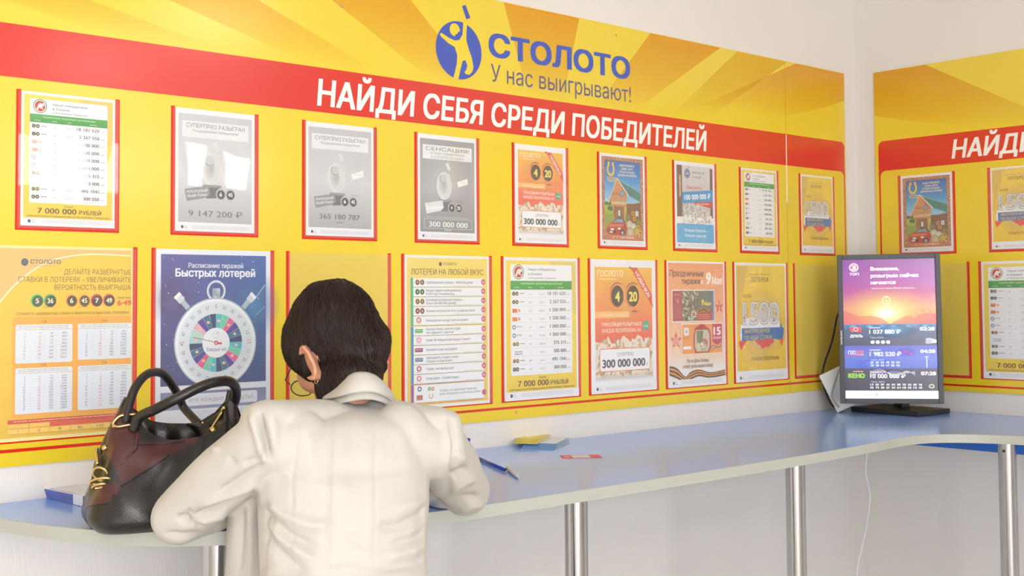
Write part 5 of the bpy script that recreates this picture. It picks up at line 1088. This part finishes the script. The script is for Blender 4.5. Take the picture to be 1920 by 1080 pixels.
# open front panel hanging at her left
hulls(bm, [(D(462, 905, 2.17), (.02, .05, .03), TB), (D(500, 900, 2.2), (.03, .05, .03), TB), (D(446, 1000, 2.17), (.016, .04, .03), TB), (D(500, 1000, 2.18), (.03, .05, .03), TB)], 14)
hulls(bm, [(D(446, 1000, 2.17), (.016, .04, .03), TB), (D(500, 1000, 2.18), (.03, .05, .03), TB), (D(438, 1200, 2.15), (.02, .04, .03), TB), (D(500, 1200, 2.16), (.03, .05, .03), TB)], 14)
me = remesh(bm, .0045, 7); co, no = coords(me)
FOLDS = [  # pixel polyline, half width px, height (m, negative presses in)
    ([(484, 772), (492, 800), (500, 835), (506, 862)], 6, -.013), ([(474, 770), (480, 800), (490, 840), (498, 870)], 9, .007), ([(505, 770), (512, 800), (516, 850)], 10, .004),
    ([(843, 786), (852, 830), (848, 880), (838, 930)], 5, -.006), ([(832, 790), (842, 835), (836, 880)], 8, .004),
    ([(624, 765), (620, 850), (616, 950), (614, 1080)], 3, -.0035), ([(705, 800), (704, 900), (703, 1080)], 3, -.0018), ([(560, 800), (548, 900), (545, 1080)], 4, -.0016),
    ([(484, 945), (505, 975), (540, 1005), (600, 1030)], 10, -.008), ([(500, 940), (530, 965), (580, 985), (640, 990)], 11, .006), ([(488, 985), (510, 1020), (545, 1055), (580, 1075)], 9, -.006), ([(500, 970), (525, 1003), (570, 1040), (610, 1055)], 9, .005),
    ([(822, 935), (790, 965), (750, 985), (700, 992)], 9, -.006), ([(826, 920), (790, 940), (740, 955)], 10, .004), ([(818, 985), (780, 1010), (730, 1025)], 9, -.005), ([(820, 1000), (780, 1030), (730, 1046)], 9, .004), ([(818, 1040), (770, 1058), (710, 1066)], 9, -.004),
    ([(500, 868), (470, 885), (440, 905), (405, 930)], 8, -.006), ([(485, 905), (450, 920), (410, 935), (370, 950)], 9, .006), ([(480, 925), (440, 938), (400, 955), (350, 975)], 7, -.008), ([(330, 968), (350, 978), (385, 985)], 6, -.007), ([(350, 985), (390, 972), (430, 962)], 7, .006), ([(310, 1000), (345, 1005), (380, 1002)], 6, -.005), ([(360, 955), (345, 970), (352, 990)], 6, -.005), ([(405, 842), (420, 856), (445, 870)], 8, -.005), ([(398, 838), (412, 850), (430, 862)], 7, .005),
    ([(500, 850), (478, 862), (455, 868)], 6, -.005), ([(848, 900), (862, 885), (880, 878)], 7, -.006), ([(845, 925), (870, 905), (895, 895)], 7, .005), ([(840, 945), (868, 935), (900, 930)], 7, -.005), ([(860, 960), (885, 950), (908, 945)], 6, .004), ([(850, 850), (868, 858), (880, 868)], 8, .004),
    ([(560, 790), (580, 850), (585, 900)], 16, .003), ([(660, 790), (665, 860), (660, 930)], 18, -.003), ([(740, 790), (760, 850), (762, 920)], 16, .003), ([(620, 880), (700, 885), (780, 875)], 14, -.003), ([(530, 900), (600, 915), (680, 915)], 14, .0025),
    ([(452, 950), (450, 1010), (446, 1080)], 9, -.006), ([(468, 950), (470, 1010), (470, 1080)], 8, .005), ([(488, 950), (492, 1010), (494, 1080)], 5, -.008), ([(645, 1000), (690, 1020), (740, 1022)], 12, -.003), ([(560, 1060), (620, 1070), (680, 1062)], 10, .003)]
co = crease(co, no, FOLDS)
for i in range(len(co)):
    v = Vector(co[i]); n_ = noise.noise(v*9)*.0032+noise.noise(v*22)*.0014; co[i] += no[i]*n_
rest(co)
setco(me, co-np.array((-3.09, -1.0, 0)))
bm = bmesh.new(); bm.from_mesh(me)   # straight hem and cuffs, open neck
HEM = .74; off = Vector((3.09, 1.0, 0))
bmesh.ops.bisect_plane(bm, geom=bm.verts[:]+bm.edges[:]+bm.faces[:], plane_co=(0, 0, HEM), plane_no=(0, 0, -1), clear_outer=True)
bm.to_mesh(me); bm.free()
jacket = obj_from('jacket', me, JK, woman)
# folded collar
def strip(ptsA, ptsB, th, m, name, parent, k=8):
    A_, B_ = smoothpts(ptsA, k), smoothpts(ptsB, k); b_ = bmesh.new(); n = len(A_); rows = 8; V = []
    for i in range(n):
        c_ = []
        for j in range(rows+1):
            t = j/rows; p = A_[i].lerp(B_[i], t); o_ = (p-NBp-Fv*.05); o_.z = 0; o_.normalize(); p = p + o_*.010*math.sin(math.pi*t); c_.append(b_.verts.new(WI @ p))
        V.append(c_)
    for i in range(n-1):
        for j in range(rows): b_.faces.new((V[i][j], V[i+1][j], V[i+1][j+1], V[i][j+1]))
    bmesh.ops.recalc_face_normals(b_, faces=b_.faces); bmesh.ops.solidify(b_, geom=b_.faces[:], thickness=th)
    return link(name, b_, m, parent, True)
top_ = [(604, 752, 2.36), (622, 735, 2.30), (640, 716, 2.25), (660, 700, 2.22), (685, 697, 2.22), (706, 704, 2.25), (716, 716, 2.30), (724, 745, 2.38)]
bot_ = [(596, 752, 2.34), (606, 750, 2.27), (628, 745, 2.215), (655, 739, 2.19), (688, 735, 2.19), (716, 740, 2.21), (734, 752, 2.26), (744, 768, 2.34)]
col_ = strip([D(*p) for p in top_], [D(*p) for p in bot_], .004, JK, 'collar', jacket)
inn = strip([D(p[0], p[1]+3, p[2]+.014) for p in top_], [D(p[0], p[1]+14, p[2]+.012) for p in bot_], .003, JK, 'collar_stand', jacket)
# hair
HB = mat('dark_brown_hair', (40, 25, 19), .46, spec=.45, vary=(30, .35, (1, 1, 1)))
bm = bmesh.new()
hulls(bm, [(hp(0, -.018, .038), (.080, .1, .094), HR), (hp(0, .03, .055), (.072, .06, .066), HR)], 22)
hulls(bm, [(hp(-.002, -.03, .03), (.078, .088, .088), HR), (hp(.0, -.070, -.035), (.056, .036, .05), HR)], 20)
hulls(bm, [(hp(.004, -.07, -.03), (.062, .038, .05), HR), (hp(.0, -.06, -.06), (.045, .028, .03), HR)], 16)
hulls(bm, [(hp(-.066, .02, .03), (.018, .045, .04), HR), (hp(-.07, .028, -.018), (.009, .014, .03), HR)], 14)
hulls(bm, [(hp(.058, .015, .03), (.018, .045, .04), HR), (hp(.062, .004, -.02), (.018, .034, .04), HR)], 14); hulls(bm, [(hp(.066, -.004, -.03), (.016, .03, .034), HR), (hp(.066, -.01, -.06), (.012, .02, .016), HR)], 14)
hulls(bm, [(D(690, 665, 2.34), .032), (D(693, 706, 2.275), .024)], 12); hulls(bm, [(D(660, 700, 2.26), .03), (D(693, 706, 2.27), .024)], 12)
for P_ in (((655, 700, 2.30, .045), (650, 722, 2.275, .034)), ((680, 690, 2.33, .034), (688, 715, 2.30, .028)), ((690, 670, 2.36, .022), (700, 716, 2.33, .014)), ((625, 705, 2.30, .03), (618, 738, 2.285, .018)), ((640, 705, 2.29, .03), (634, 735, 2.27, .02)), ((618, 690, 2.32, .03), (604, 742, 2.30, .012))):
    hulls(bm, [(D(*q[:3]), q[3]) for q in P_], 12)
me = remesh(bm, .005, 6); co, no = coords(me)
for i in range(len(co)):
    v = Vector(co[i]); co[i] += no[i]*(noise.noise(v*26)*.004+noise.noise(v*70)*.0016)
setco(me, co-np.array((-3.09, -1.0, 0))); hair = obj_from('hair', me, HB, woman)
hb = bmesh.new(); hb.from_mesh(me); HT = BVHTree.FromBMesh(hb); hb.faces.ensure_lookup_table()
crown = WI @ hp(.03, -.045, .11); R = random.Random(5)
V = []; Fc = []
faces = hb.faces; ar = [f.calc_area() for f in faces]; cum = np.cumsum(ar)
def strand(p, n, ln, steps, wd, lift, jit, out=0):
    pts = []; d0 = None
    t = (p-crown); t -= n*t.dot(n)
    if t.length < 1e-4: t = n.orthogonal()
    t.normalize(); t = (t+Vector((R.gauss(0, jit), R.gauss(0, jit), R.gauss(0, jit)))+Vector((0, 0, -.35))+Vector((noise.noise(p*30), noise.noise(p*30+Vector((9, 0, 0))), noise.noise(p*30+Vector((0, 9, 0)))))*.45).normalized()
    for k in range(steps+1):
        u = k/steps; pts.append((p+n*(lift*(.3+u*.7)), n))
        q = p+t*ln/steps + n*out*u
        if not out:
            h, nn, i, dd = HT.find_nearest(q)
            if h is None: break
            p, n = h, nn
        else: p = q
        t = (t-n*t.dot(n)*(0 if out else 1)).normalized() if not out else (t+Vector((0, 0, -.12))).normalized()
    b0 = len(V)
    for k, (q, n_) in enumerate(pts):
        tt = (pts[min(k+1, len(pts)-1)][0]-pts[max(k-1, 0)][0]).normalized(); s_ = tt.cross(n_).normalized(); ww = wd*(1-.75*(k/steps)**2)
        V.extend([q+s_*ww, q-s_*ww, q+n_*ww*1.3])
    for k in range(len(pts)-1):
        a_ = b0+3*k
        for i in range(3): Fc.append((a_+i, a_+(i+1) % 3, a_+3+(i+1) % 3, a_+3+i))
for _ in range(5200):
    i = int(np.searchsorted(cum, R.random()*cum[-1])); f = faces[min(i, len(faces)-1)]
    strand(f.calc_center_median(), f.normal.copy(), R.uniform(.03, .07), 5, R.uniform(.0005, .0011), R.uniform(.0003, .0035), .2)
for _ in range(150):     # loose wisps
    i = int(np.searchsorted(cum, R.random()*cum[-1])); f = faces[min(i, len(faces)-1)]; q = project(WI.inverted() @ f.calc_center_median())
    if q[1] < 600 and q[0] < 640: strand(f.calc_center_median(), f.normal.copy(), R.uniform(.02, .035), 5, .0004, .002, .5, .003)
hb.free()
st = link('strands', ([tuple(v) for v in V], [], Fc), HB, hair, True); st['kind'] = 'stuff'
# glasses and earring
b_ = bmesh.new(); WF = mat('dark_wire_frame', (40, 34, 32), .3, metal=.8)
for s_ in (-1, 1):
    c = WI @ hp(s_*.033, .106, -.012)
    tube(b_, [c + HR @ Vector((.023*math.cos(k*math.pi/12), .003*abs(math.cos(k*math.pi/12)), .018*math.sin(k*math.pi/12))) for k in range(24)], .0011, 6, closed=True)
    tube(b_, [WI @ hp(s_*.056, .106, 0), WI @ hp(s_*.074, .09, .002), WI @ hp(s_*.082, .04, .004), WI @ hp(s_*.082, -.004, -.004)], .0011, 6)
tube(b_, [WI @ hp(-.011, .111, 0), WI @ hp(0, .116, .003), WI @ hp(.011, .111, 0)], .0011, 6)
gl = link('glasses', b_, WF, woman, True)
for s_ in (-1, 1):
    b_ = bmesh.new(); c = hp(s_*.033, .1065, -.012); bmesh.ops.create_circle(b_, cap_ends=True, segments=24, radius=.0225, matrix=WI @ Matrix.Translation(c) @ HR.to_4x4() @ Matrix.Rotation(math.pi/2, 4, 'X') @ Matrix.Diagonal((1, .78, 1, 1)))
    link('lens', b_, GLASS, gl)
for s_ in (-1,):
    b_ = bmesh.new(); c = hp(s_*.084, -.002, -.064)
    tube(b_, [WI @ (c + HR @ Vector((.002*math.sin(k), .006*math.cos(k*math.pi/8), .006*math.sin(k*math.pi/8)))) for k in range(16)], .0011, 6, closed=True); link('earring', b_, GOLD, woman, True)
